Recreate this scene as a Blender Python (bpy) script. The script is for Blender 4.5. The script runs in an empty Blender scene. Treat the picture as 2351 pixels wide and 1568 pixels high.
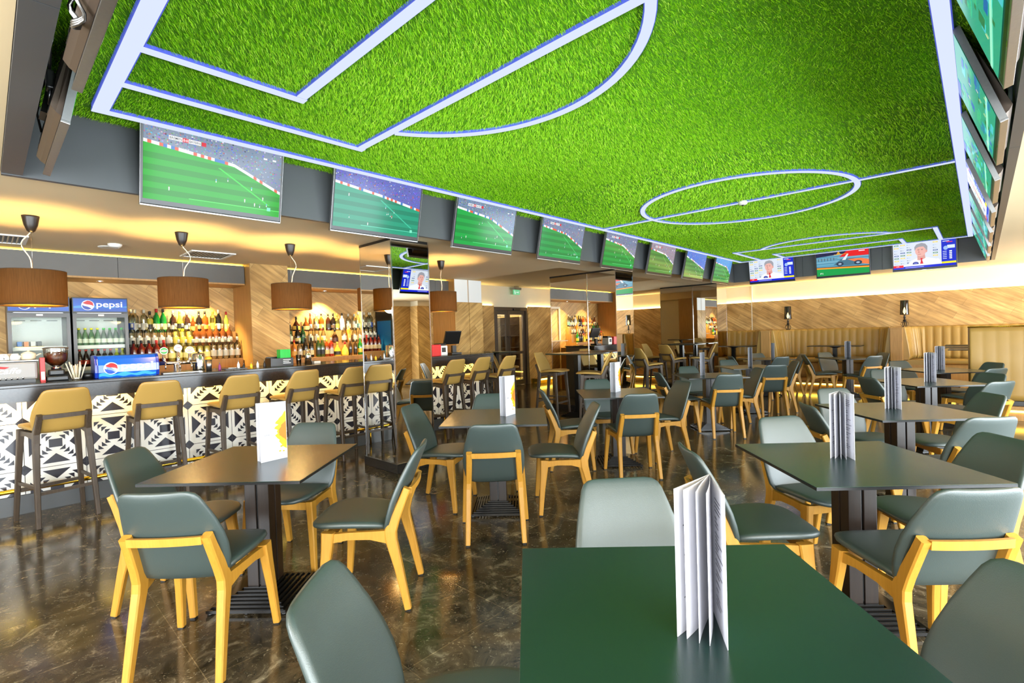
import bpy, bmesh, math, random
from mathutils import Vector, Matrix
random.seed(7)
PI = math.pi
S = bpy.context.scene
COL = S.collection
CAMH = 1.417
TA = math.radians(41.52656)          # the dining tables stand at this angle to the room
CT, ST_ = math.cos(TA), math.sin(TA)

def t2r(x, y):
    return (CT*x - ST_*y, ST_*x + CT*y)

def lin(c):
    c = c/255.0
    return c/12.92 if c <= 0.04045 else ((c+0.055)/1.055)**2.4

def rgb(r, g, b, a=1.0):
    return (lin(r), lin(g), lin(b), a)

# ------------------------------------------------------------------ mesh builder
class MB:
    def __init__(s):
        s.v = []; s.f = []; s.m = []; s.sm = []; s.c = []
    def add(s, verts, faces, mat=0, smooth=False, col=None):
        o = len(s.v)
        s.v.extend([tuple(p) for p in verts])
        for f in faces:
            s.f.append(tuple(i+o for i in f)); s.m.append(mat); s.sm.append(smooth)
            s.c.append(col or (1, 1, 1, 1))
        return s
    def box(s, x0, x1, y0, y1, z0, z1, mat=0, M=None, col=None):
        p = [(x, y, z) for z in (z0, z1) for y in (y0, y1) for x in (x0, x1)]
        if M is not None: p = [M @ Vector(q) for q in p]
        return s.add(p, [(0,2,3,1),(4,5,7,6),(0,1,5,4),(2,6,7,3),(0,4,6,2),(1,3,7,5)], mat, False, col)
    def cbox(s, c, d, mat=0, M=None, col=None):
        return s.box(c[0]-d[0]/2, c[0]+d[0]/2, c[1]-d[1]/2, c[1]+d[1]/2, c[2]-d[2]/2, c[2]+d[2]/2, mat, M, col)
    def lathe(s, prof, seg=20, c=(0,0,0), mat=0, M=None, smooth=True, cap=True, col=None):
        vs = []; fs = []
        for r, z in prof:
            for k in range(seg):
                a = 2*PI*k/seg
                p = Vector((c[0]+r*math.cos(a), c[1]+r*math.sin(a), c[2]+z))
                vs.append(M @ p if M is not None else p)
        n = len(prof)
        for i in range(n-1):
            for k in range(seg):
                a = i*seg+k; b = i*seg+(k+1) % seg
                fs.append((a, b, b+seg, a+seg))
        s.add(vs, fs, mat, smooth, col)
        if cap:
            o = len(s.v)-n*seg
            s.f.append(tuple(o+k for k in reversed(range(seg)))); s.m.append(mat); s.sm.append(False); s.c.append(col or (1,1,1,1))
            s.f.append(tuple(o+(n-1)*seg+k for k in range(seg))); s.m.append(mat); s.sm.append(False); s.c.append(col or (1,1,1,1))
        return s
    def loft(s, rings, mat=0, smooth=True, cap=True, col=None, closed=True):
        n = len(rings[0]); vs = [p for r in rings for p in r]; fs = []
        for i in range(len(rings)-1):
            for k in range(n if closed else n-1):
                a = i*n+k; b = i*n+(k+1) % n
                fs.append((a, b, b+n, a+n))
        s.add(vs, fs, mat, smooth, col)
        if cap and closed:
            o = len(s.v)-len(vs)
            s.f.append(tuple(o+k for k in reversed(range(n)))); s.m.append(mat); s.sm.append(False); s.c.append(col or (1,1,1,1))
            s.f.append(tuple(o+len(vs)-n+k for k in range(n))); s.m.append(mat); s.sm.append(False); s.c.append(col or (1,1,1,1))
        return s
    def tube(s, pts, r, seg=8, mat=0, closed=False, col=None):
        pts = [Vector(p) for p in pts]; rings = []
        n = len(pts)
        up = Vector((0, 0, 1))
        for i, p in enumerate(pts):
            if closed: t = pts[(i+1) % n]-pts[i-1]
            else: t = pts[min(i+1, n-1)]-pts[max(i-1, 0)]
            t.normalize()
            a = t.cross(up)
            if a.length < 1e-3: a = t.cross(Vector((1, 0, 0)))
            a.normalize(); b = a.cross(t)
            rr = r[i] if isinstance(r, (list, tuple)) else r
            rings.append([p + a*(rr*math.cos(2*PI*k/seg)) + b*(rr*math.sin(2*PI*k/seg)) for k in range(seg)])
        if closed:
            rings.append(rings[0])
            return s.loft(rings, mat, True, False, col)
        return s.loft(rings, mat, True, True, col)
    def bar(s, path, mat=0, col=None):
        """path: (x, y, z, half width in x, half depth); a rectangular section kept square to the path in the y-z plane, chamfered."""
        rings = []
        P = [Vector(p[:3]) for p in path]; n = len(P)
        for i, p in enumerate(path):
            t = (P[min(i+1, n-1)]-P[max(i-1, 0)]).normalized()
            ax = Vector((1, 0, 0)); ax = (ax - t*ax.dot(t)).normalized()
            ay = t.cross(ax)
            w, d = p[3], p[4]; c = min(w, d)*0.3
            sec = [(w-c, d), (-w+c, d), (-w, d-c), (-w, -d+c), (-w+c, -d), (w-c, -d), (w, -d+c), (w, d-c)]
            rings.append([P[i]+ax*a+ay*b for a, b in sec])
        return s.loft(rings, mat, False, True, col)
    def poly(s, pts, mat=0, col=None):
        return s.add(pts, [tuple(range(len(pts)))], mat, False, col)
    def build(s, name, mats, parent=None, loc=None, bevel=0.0, seg=2, color=False):
        me = bpy.data.meshes.new(name)
        me.from_pydata(s.v, [], s.f)
        if not isinstance(mats, (list, tuple)): mats = [mats]
        for m in mats: me.materials.append(m)
        me.polygons.foreach_set('material_index', s.m)
        me.polygons.foreach_set('use_smooth', s.sm)
        if color:
            at = me.color_attributes.new('Col', 'FLOAT_COLOR', 'CORNER')
            flat = []
            for p in me.polygons:
                flat.extend(list(s.c[p.index])*p.loop_total)
            at.data.foreach_set('color', flat)
        if bevel > 0:
            bm = bmesh.new(); bm.from_mesh(me)
            bmesh.ops.remove_doubles(bm, verts=bm.verts, dist=1e-5)
            es = [e for e in bm.edges if len(e.link_faces) == 2 and e.calc_face_angle(0) > 0.6]
            bmesh.ops.bevel(bm, geom=es, offset=bevel, segments=seg, profile=0.6, affect='EDGES', clamp_overlap=True)
            bm.to_mesh(me); bm.free()
        me.update()
        o = bpy.data.objects.new(name, me); COL.objects.link(o)
        if parent is not None: o.parent = parent
        if loc is not None: o.location = loc
        return o

def tag(o, label, cat, group=None, kind=None):
    o['label'] = label; o['category'] = cat
    if group: o['group'] = group
    if kind: o['kind'] = kind
    return o

def thing(name, label, cat, loc=(0,0,0), rz=0.0, group=None, kind=None):
    o = bpy.data.objects.new(name, None); COL.objects.link(o)
    o.location = loc; o.rotation_euler = (0, 0, rz); o.empty_display_size = 0.1
    return tag(o, label, cat, group, kind)

def kids(o):
    return [c for c in bpy.data.objects if c.parent is o]

KIDS = {}
def dup(root, loc, rot, label, group=None, name=None):
    if root.name not in KIDS:
        KIDS[root.name] = [(c, [g for g in bpy.data.objects if g.parent == c]) for c in bpy.data.objects if c.parent == root]
    r = root.copy(); COL.objects.link(r); r.location = loc; r.rotation_euler = rot
    r['label'] = label
    if group: r['group'] = group
    for c, gs in KIDS[root.name]:
        k = c.copy(); COL.objects.link(k); k.parent = r
        for g in gs:
            q = g.copy(); COL.objects.link(q); q.parent = k
    return r

def struct(name, mb, mats, label, cat, parent=None, bevel=0.0, color=False):
    o = mb.build(name, mats, parent, bevel=bevel, color=color)
    o['kind'] = 'structure'
    if parent is None: tag(o, label, cat, kind='structure')
    return o

def text_mesh(body, size=1.0, bold=0.0, shear=0.0):
    """vertices and faces of flat lettering in the x-y plane, lower left corner at the origin; also its width and height"""
    cu = bpy.data.curves.new('lettering', 'FONT'); cu.body = body; cu.size = size; cu.offset = bold; cu.shear = shear
    cu.resolution_u = 6
    ob = bpy.data.objects.new('lettering', cu); COL.objects.link(ob)
    dg = bpy.context.evaluated_depsgraph_get()
    me = bpy.data.meshes.new_from_object(ob.evaluated_get(dg))
    vs = [v.co.copy() for v in me.vertices]; fs = [tuple(p.vertices) for p in me.polygons]
    bpy.data.objects.remove(ob); bpy.data.meshes.remove(me); bpy.data.curves.remove(cu)
    x0 = min(v.x for v in vs); y0 = min(v.y for v in vs); x1 = max(v.x for v in vs); y1 = max(v.y for v in vs)
    return [(v.x-x0, v.y-y0) for v in vs], fs, x1-x0, y1-y0

# ------------------------------------------------------------------ materials
def nt(name):
    m = bpy.data.materials.new(name); m.use_nodes = True
    n = m.node_tree.nodes; l = m.node_tree.links
    b = n['Principled BSDF']
    return m, n, l, b

def pm(name, col, rough=0.5, metal=0.0, spec=0.5, em=None, es=0.0, coat=0.0, trans=0.0, noise=None, bump=None):
    m, n, l, b = nt(name)
    b.inputs['Base Color'].default_value = col; b.inputs['Roughness'].default_value = rough
    b.inputs['Metallic'].default_value = metal; b.inputs['Specular IOR Level'].default_value = spec
    b.inputs['Coat Weight'].default_value = coat; b.inputs['Transmission Weight'].default_value = trans
    if em: b.inputs['Emission Color'].default_value = em; b.inputs['Emission Strength'].default_value = es
    if noise or bump:
        tc = n.new('ShaderNodeTexCoord')
    if noise:
        sc, amt = noise
        nz = n.new('ShaderNodeTexNoise'); nz.inputs['Scale'].default_value = sc; nz.inputs['Detail'].default_value = 4
        l.new(tc.outputs['Object'], nz.inputs['Vector'])
        mx = n.new('ShaderNodeMix'); mx.data_type = 'RGBA'
        mx.inputs['A'].default_value = tuple(c*(1-amt) for c in col[:3])+(1,)
        mx.inputs['B'].default_value = tuple(min(1, c*(1+amt)) for c in col[:3])+(1,)
        l.new(nz.outputs['Fac'], mx.inputs['Factor']); l.new(mx.outputs['Result'], b.inputs['Base Color'])
    if bump:
        sc, st = bump
        nz = n.new('ShaderNodeTexNoise'); nz.inputs['Scale'].default_value = sc; nz.inputs['Detail'].default_value = 2
        l.new(tc.outputs['Object'], nz.inputs['Vector'])
        bp = n.new('ShaderNodeBump'); bp.inputs['Strength'].default_value = st; bp.inputs['Distance'].default_value = 0.002
        l.new(nz.outputs['Fac'], bp.inputs['Height']); l.new(bp.outputs['Normal'], b.inputs['Normal'])
    return m

def emis(name, col, st):
    m = bpy.data.materials.new(name); m.use_nodes = True
    n = m.node_tree.nodes; l = m.node_tree.links
    n.clear(); o = n.new('ShaderNodeOutputMaterial'); e = n.new('ShaderNodeEmission')
    e.inputs['Color'].default_value = col; e.inputs['Strength'].default_value = st
    l.new(e.outputs[0], o.inputs['Surface'])
    return m

def glass(name, tint=(1,1,1,1), refl=0.12, blend=0.25):
    m = bpy.data.materials.new(name); m.use_nodes = True
    n = m.node_tree.nodes; l = m.node_tree.links
    n.clear(); o = n.new('ShaderNodeOutputMaterial'); t = n.new('ShaderNodeBsdfTransparent'); g = n.new('ShaderNodeBsdfGlossy')
    t.inputs['Color'].default_value = tint; g.inputs['Roughness'].default_value = 0.02
    lw = n.new('ShaderNodeLayerWeight'); lw.inputs['Blend'].default_value = blend
    ma = n.new('ShaderNodeMath'); ma.operation = 'ADD'; ma.inputs[1].default_value = refl; ma.use_clamp = True
    mx = n.new('ShaderNodeMixShader')
    l.new(lw.outputs['Fresnel'], ma.inputs[0]); l.new(ma.outputs[0], mx.inputs[0])
    l.new(t.outputs[0], mx.inputs[1]); l.new(g.outputs[0], mx.inputs[2]); l.new(mx.outputs[0], o.inputs['Surface'])
    return m

def wood(name, axes, ang, c1, c2, roww=0.15, length=1.1, rough=0.45):
    m, n, l, b = nt(name)
    tc = n.new('ShaderNodeTexCoord'); sp = n.new('ShaderNodeSeparateXYZ'); cb = n.new('ShaderNodeCombineXYZ')
    l.new(tc.outputs['Object'], sp.inputs[0])
    l.new(sp.outputs[axes[0]], cb.inputs[0]); l.new(sp.outputs[axes[1]], cb.inputs[1])
    mp = n.new('ShaderNodeMapping'); mp.inputs['Rotation'].default_value = (0, 0, ang)
    l.new(cb.outputs[0], mp.inputs[0])
    br = n.new('ShaderNodeTexBrick'); br.offset = 0.37; br.inputs['Scale'].default_value = 1.0
    br.inputs['Brick Width'].default_value = length; br.inputs['Row Height'].default_value = roww
    br.inputs['Mortar Size'].default_value = 0.0016; br.inputs['Mortar Smooth'].default_value = 0.2
    br.inputs['Color1'].default_value = c1; br.inputs['Color2'].default_value = c2
    br.inputs['Mortar'].default_value = tuple(c*0.35 for c in c1[:3])+(1,)
    l.new(mp.outputs[0], br.inputs['Vector'])
    st = n.new('ShaderNodeMapping'); st.inputs['Scale'].default_value = (1.3, 15, 1)
    l.new(mp.outputs[0], st.inputs[0])
    nz = n.new('ShaderNodeTexNoise'); nz.inputs['Scale'].default_value = 1.6; nz.inputs['Detail'].default_value = 7; nz.inputs['Distortion'].default_value = 0.5
    l.new(st.outputs[0], nz.inputs['Vector'])
    nb = n.new('ShaderNodeTexNoise'); nb.inputs['Scale'].default_value = 2.3; nb.inputs['Detail'].default_value = 3
    l.new(mp.outputs[0], nb.inputs['Vector'])
    rp = n.new('ShaderNodeValToRGB'); rp.color_ramp.elements[0].position = 0.30; rp.color_ramp.elements[0].color = (0.66, 0.60, 0.52, 1)
    rp.color_ramp.elements[1].position = 0.62; rp.color_ramp.elements[1].color = (1.18, 1.16, 1.12, 1)
    l.new(nz.outputs['Fac'], rp.inputs[0])
    mx = n.new('ShaderNodeMix'); mx.data_type = 'RGBA'; mx.blend_type = 'MULTIPLY'; mx.inputs['Factor'].default_value = 0.85
    l.new(br.outputs['Color'], mx.inputs['A']); l.new(rp.outputs[0], mx.inputs['B'])
    r2 = n.new('ShaderNodeValToRGB'); r2.color_ramp.elements[0].position = 0.32; r2.color_ramp.elements[0].color = (0.72, 0.68, 0.62, 1)
    r2.color_ramp.elements[1].position = 0.6; r2.color_ramp.elements[1].color = (1.1, 1.1, 1.1, 1)
    l.new(nb.outputs['Fac'], r2.inputs[0])
    m2 = n.new('ShaderNodeMix'); m2.data_type = 'RGBA'; m2.blend_type = 'MULTIPLY'; m2.inputs['Factor'].default_value = 0.8
    l.new(mx.outputs['Result'], m2.inputs['A']); l.new(r2.outputs[0], m2.inputs['B'])
    l.new(m2.outputs['Result'], b.inputs['Base Color'])
    b.inputs['Roughness'].default_value = rough; b.inputs['Specular IOR Level'].default_value = 0.3
    bp = n.new('ShaderNodeBump'); bp.inputs['Strength'].default_value = 0.15; bp.inputs['Distance'].default_value = 0.002
    l.new(nz.outputs['Fac'], bp.inputs['Height']); l.new(bp.outputs['Normal'], b.inputs['Normal'])
    return m

def attr_mat(name, emission=0.0, rough=0.5, spec=0.3, screen=False):
    m, n, l, b = nt(name)
    a = n.new('ShaderNodeAttribute'); a.attribute_name = 'Col'
    if emission > 0:
        l.new(a.outputs['Color'], b.inputs['Emission Color']); b.inputs['Emission Strength'].default_value = emission
        b.inputs['Base Color'].default_value = (0.01, 0.01, 0.01, 1)
    else:
        l.new(a.outputs['Color'], b.inputs['Base Color'])
    b.inputs['Roughness'].default_value = rough; b.inputs['Specular IOR Level'].default_value = spec
    return m

def grain(name, c1, c2, rough=0.4, scale=(40, 40, 3)):
    """plain timber with straight grain along z"""
    m, n, l, b = nt(name)
    tc = n.new('ShaderNodeTexCoord'); mp = n.new('ShaderNodeMapping'); mp.inputs['Scale'].default_value = scale
    l.new(tc.outputs['Object'], mp.inputs[0])
    nz = n.new('ShaderNodeTexNoise'); nz.inputs['Scale'].default_value = 1.5; nz.inputs['Detail'].default_value = 5; nz.inputs['Distortion'].default_value = 0.8
    l.new(mp.outputs[0], nz.inputs['Vector'])
    mx = n.new('ShaderNodeMix'); mx.data_type = 'RGBA'; mx.inputs['A'].default_value = c1; mx.inputs['B'].default_value = c2
    l.new(nz.outputs['Fac'], mx.inputs['Factor']); l.new(mx.outputs['Result'], b.inputs['Base Color'])
    b.inputs['Roughness'].default_value = rough; b.inputs['Specular IOR Level'].default_value = 0.4
    return m

def floor_mat():
    m, n, l, b = nt('polished_marble_tiles')
    tc = n.new('ShaderNodeTexCoord')
    br = n.new('ShaderNodeTexBrick'); br.offset = 0.0; br.inputs['Scale'].default_value = 1.0
    br.inputs['Brick Width'].default_value = 0.6; br.inputs['Row Height'].default_value = 0.6
    br.inputs['Mortar Size'].default_value = 0.0018; br.inputs['Mortar Smooth'].default_value = 0.1
    br.inputs['Color1'].default_value = (0.75, 0.75, 0.75, 1); br.inputs['Color2'].default_value = (1.25, 1.25, 1.25, 1); br.inputs['Mortar'].default_value = (2.2, 2.1, 1.9, 1)
    l.new(tc.outputs['Object'], br.inputs['Vector'])
    n1 = n.new('ShaderNodeTexNoise'); n1.inputs['Scale'].default_value = 5.5; n1.inputs['Detail'].default_value = 9; n1.inputs['Roughness'].default_value = 0.7; n1.inputs['Distortion'].default_value = 1.4
    l.new(tc.outputs['Object'], n1.inputs['Vector'])
    r1 = n.new('ShaderNodeValToRGB'); e = r1.color_ramp.elements
    e[0].position = 0.33; e[0].color = rgb(27, 24, 18); e[1].position = 0.56; e[1].color = rgb(82, 72, 55)
    x = e.new(0.72); x.color = rgb(158, 146, 122)
    l.new(n1.outputs['Fac'], r1.inputs[0])
    n2 = n.new('ShaderNodeTexNoise'); n2.inputs['Scale'].default_value = 38; n2.inputs['Detail'].default_value = 5; n2.inputs['Distortion'].default_value = 2.0
    l.new(tc.outputs['Object'], n2.inputs['Vector'])
    r2 = n.new('ShaderNodeValToRGB'); r2.color_ramp.elements[0].position = 0.62; r2.color_ramp.elements[0].color = (0, 0, 0, 1)
    r2.color_ramp.elements[1].position = 0.82; r2.color_ramp.elements[1].color = (1, 1, 1, 1)
    l.new(n2.outputs['Fac'], r2.inputs[0])
    mx = n.new('ShaderNodeMix'); mx.data_type = 'RGBA'; mx.inputs['B'].default_value = rgb(190, 178, 150)
    l.new(r2.outputs[0], mx.inputs['Factor']); l.new(r1.outputs[0], mx.inputs['A'])
    mm = n.new('ShaderNodeMix'); mm.data_type = 'RGBA'; mm.blend_type = 'MULTIPLY'; mm.inputs['Factor'].default_value = 1.0
    l.new(mx.outputs['Result'], mm.inputs['A']); l.new(br.outputs['Color'], mm.inputs['B'])
    l.new(mm.outputs['Result'], b.inputs['Base Color'])
    b.inputs['Roughness'].default_value = 0.13; b.inputs['Specular IOR Level'].default_value = 0.55
    return m

M = {}
M['floor'] = floor_mat()
OAK1, OAK2 = rgb(208, 172, 112), rgb(176, 140, 84)
M['wood_back'] = wood('oak_planks_back', (0, 2), math.radians(30), OAK1, OAK2)
M['wood_side'] = wood('oak_planks_side', (1, 2), math.radians(-34), OAK1, OAK2)
M['wood_side_r'] = wood('oak_planks_side_reverse', (1, 2), math.radians(34), OAK1, OAK2)
M['wood_end'] = wood('oak_planks_return', (0, 2), math.radians(-30), OAK1, OAK2)
M['wood_plain'] = grain('oak_veneer', rgb(150, 108, 56), rgb(196, 150, 86), 0.45, (30, 30, 2))
M['cream'] = pm('cream_paint', rgb(226, 214, 186), 0.7, noise=(3, 0.03))
M['ceiling'] = pm('cream_ceiling_paint', rgb(225, 202, 160), 0.75, noise=(2, 0.03))
M['white'] = pm('white_paint', rgb(232, 230, 224), 0.6)
M['panel'] = pm('grey_lacquer_panel', rgb(72, 74, 76), 0.38, noise=(4, 0.08))
M['header'] = pm('grey_brown_laminate', rgb(84, 80, 74), 0.4, noise=(6, 0.1))
M['black'] = pm('black_plastic', rgb(18, 18, 18), 0.35)
M['blackmetal'] = pm('black_metal', rgb(24, 23, 22), 0.3, 0.4)
M['granite'] = pm('dark_granite', rgb(40, 38, 36), 0.18, noise=(60, 0.5))
M['mirror'] = pm('mirror_silver', (0.93, 0.94, 0.93, 1), 0.008, 1.0)
M['chrome'] = pm('chrome', (0.82, 0.82, 0.84, 1), 0.12, 1.0)
M['steel'] = pm('brushed_steel', (0.33, 0.33, 0.33, 1), 0.36, 1.0, noise=(80, 0.1))
M['silver'] = pm('silver_paint', rgb(142, 142, 140), 0.4)
M['gold'] = pm('brass', rgb(222, 178, 60), 0.2, 1.0)
M['leather'] = pm('green_grey_leather', rgb(54, 67, 65), 0.44, spec=0.95, bump=(420, 0.25), noise=(5, 0.08))
M['tan'] = pm('tan_leather', rgb(168, 134, 68), 0.42, spec=0.45, bump=(420, 0.2), noise=(5, 0.06))
M['oakleg'] = grain('honey_oak', rgb(170, 118, 34), rgb(198, 146, 58), 0.42, (60, 60, 5))
M['darkleg'] = grain('wenge', rgb(48, 38, 30), rgb(82, 68, 54), 0.4, (60, 60, 5))
M['laminate'] = pm('dark_green_laminate', rgb(15, 43, 40), 0.26, spec=1.0, noise=(7, 0.1), bump=(500, 0.08))
M['lamedge'] = pm('black_laminate_core', rgb(20, 20, 20), 0.4)
M['post'] = grain('dark_zebrano', rgb(15, 11, 8), rgb(46, 33, 24), 0.3, (60, 60, 3))
M['slat'] = pm('black_lacquered_slat', rgb(20, 18, 16), 0.2)
M['led'] = emis('white_led', (0.74, 0.82, 1.0, 1), 0.56)
M['ledside'] = pm('led_channel', rgb(60, 70, 170), 0.5, em=(0.10, 0.15, 0.80, 1), es=0.30)
M['ledwarm'] = emis('warm_led', (1.0, 0.70, 0.16, 1), 9.0)
M['cup'] = pm('dark_brown_plastic', rgb(22, 17, 14), 0.4)
M['ledbar'] = emis('amber_led', (1.0, 0.62, 0.05, 1), 30.0)
M['ledcove'] = emis('cove_led', (1.0, 0.80, 0.34, 1), 50.0)
M['ledgold'] = emis('golden_led', (1.0, 0.66, 0.08, 1), 6.0)
M['turfbase'] = pm('turf_backing', rgb(96, 160, 16), 0.9, noise=(30, 0.5))
M['turf'] = attr_mat('turf_blades', 0, 0.55, 0.3)
def turf_translucent():
    n = M['turf'].node_tree.nodes; l = M['turf'].node_tree.links
    tr = n.new('ShaderNodeBsdfTranslucent'); ms = n.new('ShaderNodeMixShader'); ms.inputs[0].default_value = 0.3
    l.new(n['Attribute'].outputs['Color'], tr.inputs['Color'])
    l.new(n['Principled BSDF'].outputs[0], ms.inputs[1]); l.new(tr.outputs[0], ms.inputs[2]); l.new(ms.outputs[0], n['Material Output'].inputs['Surface'])
turf_translucent()
M['screen'] = attr_mat('screen_picture', 0.70, 0.12, 0.10)
M['print'] = attr_mat('print', 0, 0.45, 0.3)
M['litprint'] = attr_mat('backlit_print', 0.55, 0.3, 0.4)
M['glass'] = glass('clear_glass')
M['bottleglass'] = glass('bottle_glass', (0.96, 0.97, 0.92, 1), 0.1)
M['smoke'] = glass('smoked_glass', (0.16, 0.14, 0.10, 1), 0.05)
M['paper'] = pm('white_paper', rgb(198, 198, 206), 0.6)
M['red'] = pm('red_plastic', rgb(200, 28, 24), 0.4)
M['green'] = pm('green_plastic', rgb(26, 176, 66), 0.4)
M['beans'] = pm('coffee_beans', rgb(92, 46, 16), 0.4, noise=(120, 0.6))
M['shade'] = None
def shade_mat():
    m, n, l, b = nt('brown_shade_fabric')
    tc = n.new('ShaderNodeTexCoord'); mp = n.new('ShaderNodeMapping'); mp.inputs['Scale'].default_value = (90, 90, 6)
    l.new(tc.outputs['Object'], mp.inputs[0])
    nz = n.new('ShaderNodeTexNoise'); nz.inputs['Scale'].default_value = 1.5; nz.inputs['Detail'].default_value = 3
    l.new(mp.outputs[0], nz.inputs['Vector'])
    mx = n.new('ShaderNodeMix'); mx.data_type = 'RGBA'; mx.inputs['A'].default_value = rgb(46, 34, 22); mx.inputs['B'].default_value = rgb(84, 63, 38)
    l.new(nz.outputs['Fac'], mx.inputs['Factor'])
    tr = n.new('ShaderNodeBsdfTranslucent'); df = n.new('ShaderNodeBsdfDiffuse'); ms = n.new('ShaderNodeMixShader'); ms.inputs[0].default_value = 0.014
    l.new(mx.outputs['Result'], df.inputs['Color']); tr.inputs['Color'].default_value = rgb(170, 112, 44)
    l.new(df.outputs[0], ms.inputs[1]); l.new(tr.outputs[0], ms.inputs[2])
    l.new(ms.outputs[0], n['Material Output'].inputs['Surface'])
    return m
M['shade'] = shade_mat()
M['shadein'] = pm('gold_shade_lining', rgb(236, 190, 70), 0.5)
M['bulb'] = emis('warm_bulb', (1.0, 0.72, 0.32, 1), 14)
M['curtain'] = pm('sheer_curtain', rgb(226, 226, 222), 0.8)
M['daylight'] = emis('bright_window', (0.86, 0.94, 1.0, 1), 5.0)
def lightlab():
    pass
E_WIN = 135.0
EXPO = 0.85
CAM_F = 1144.17
CAM_R = (math.radians(43.31488), math.radians(-0.89024), math.radians(-1.72351))
# ================================================================== THE ROOM
ZC, ZT = 2.45, 2.86
RX, RY0, RY1 = 3.3, -3.6, 13.5
struct('floor', MB().box(-11.5, RX, RY0, RY1, -0.1, 0.0), M['floor'], 'dark polished marble tile floor of the whole room', 'floor')

# soffit round the sunken turf panel
s = MB()
s.box(-11.5, -4.13, RY0, 6.35, ZC, ZC+0.55)
s.box(-4.90, -4.13, 6.35, RY1, ZC, ZC+0.55)
s.box(-9.3, -4.90, 11.9, RY1, ZC, ZC+0.55)
s.box(0.18, RX, RY0, RY1, ZC, ZC+0.55)
s.box(-4.13, 0.18, RY0, 0.10, ZC, ZC+0.55)
s.box(-4.13, 0.18, 11.83, RY1, ZC, ZC+0.55)
s.box(-11.5, -4.90, 6.35, 11.9, 2.69, 3.0)
s.box(-4.13, 0.18, 0.10, 11.83, ZT+0.02, ZT+0.1)
struct('ceiling', s, M['ceiling'], 'cream ceiling with a raised panel over the tables', 'ceiling')
# dark boards lining the four sides of the raised panel
def board(name, mb, lab):
    struct(name, mb, M['panel'], lab, 'ceiling board')
b = MB()
for y0, y1 in ((0.10, 3.0), (3.0, 6.2), (6.2, 9.2), (9.2, 11.83)):
    b.box(-4.128, -4.09, y0+0.002, y1-0.002, 2.425, ZT+0.02)
board('trim_1', b, 'dark grey board behind the long row of televisions above the bar side')
b = MB()
for x0, x1 in ((-4.089, -2.0), (-2.0, 0.128)): b.box(x0+0.002, x1-0.002, 0.102, 0.19, 2.43, ZT+0.02)
board('trim_2', b, 'dark grey board above the camera end of the ceiling panel')
b = MB()
for y0, y1 in ((0.191, 4.2), (4.2, 8.2), (8.2, 11.759)): b.box(0.13, 0.178, y0+0.002, y1-0.002, 2.425, ZT+0.02)
board('trim_3', b, 'dark grey board behind the televisions along the window side')
b = MB()
for x0, x1 in ((-4.089, -2.7), (-2.7, -1.36), (-1.36, 0.178)): b.box(x0+0.002, x1-0.002, 11.76, 11.828, 2.425, ZT+0.02)
board('trim_4', b, 'dark grey board behind the three televisions on the far side')

# ------------------------------------------------------------------ glowing pitch lines and turf
LW = 0.075
XL, XR, YN, YF = -3.87, -0.12, 0.53, 11.57
XC, YC = (XL+XR)/2, 6.03
LZ0, LZ1 = 2.838, ZT+0.018
segs = []          # rectangles kept free of grass
def line_piece(mb, p, q, w=LW):
    p, q = Vector((p[0], p[1], 0)), Vector((q[0], q[1], 0))
    d = (q-p).normalized(); nn = Vector((-d.y, d.x, 0))*(w/2)
    segs.append((p.x, p.y, q.x, q.y, w/2+0.004))
    for z0, z1, m, ww in ((LZ0+0.004, LZ1, 1, 1.0), (LZ0, LZ0+0.004, 0, 0.86)):
        c = [p+nn*ww, p-nn*ww, q-nn*ww, q+nn*ww]
        mb.add([(a.x, a.y, z) for z in (z0, z1) for a in c], [(0,1,2,3), (4,7,6,5), (0,4,5,1), (1,5,6,2), (2,6,7,3), (3,7,4,0)], m)
def arc_piece(mb, c, r, a0, a1, n, w=LW):
    for m, z0, z1, ww in ((1, LZ0+0.004, LZ1, 1.0), (0, LZ0, LZ0+0.004, 0.86)):
        rings = []
        for i in range(n+1):
            a = a0+(a1-a0)*i/n
            rings.append([(c[0]+rr*math.cos(a), c[1]+rr*math.sin(a), z) for rr, z in ((r-w*ww/2, z0), (r+w*ww/2, z0), (r+w*ww/2, z1), (r-w*ww/2, z1))])
        mb.loft(rings, m, False, abs(a1-a0) < 6.2)
    for i in range(n):
        a = a0+(a1-a0)*i/n; a2 = a0+(a1-a0)*(i+1)/n
        segs.append((c[0]+r*math.cos(a), c[1]+r*math.sin(a), c[0]+r*math.cos(a2), c[1]+r*math.sin(a2), w/2+0.004))
G = 'glowing pitch lines in the turf ceiling'
def strip(lab, pieces):
    mb = MB()
    for p in pieces:
        if p[0] == 'a': arc_piece(mb, *p[1:])
        else: line_piece(mb, *p[1:])
    o = mb.build('light_strip', [M['led'], M['ledside']])
    tag(o, lab, 'light strip', G)
h = LW/2
strip('glowing white sideline of the turf ceiling along the bar side', [('l', (XL, YN-h), (XL, YF+h))])
strip('glowing white sideline of the turf ceiling along the window side', [('l', (XR, YN-h), (XR, YF+h))])
strip('wide glowing goal line of the turf ceiling nearest the camera', [('l', (XL+h, YN), (XR-h, YN), 0.09)])
strip('glowing goal line of the turf ceiling above the far televisions', [('l', (XL+h, YF), (XR-h, YF))])
strip('glowing halfway line crossing the turf ceiling', [('l', (XL+h, YC), (XR-h, YC), 0.055)])
strip('glowing centre circle of the turf ceiling', [('a', (XC, YC), 1.10, 0, 2*PI, 72, 0.06)])
def box3(x0, x1, y0, y1):
    sg = 1 if y1 > y0 else -1
    return [('l', (x0, y0+sg*h), (x0, y1+sg*h), 0.065), ('l', (x1, y0+sg*h), (x1, y1+sg*h), 0.065), ('l', (x0+h, y1), (x1-h, y1), 0.065)]
strip('large glowing penalty box outline nearest the camera', box3(-3.40, -0.59, YN, 1.99))
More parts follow.
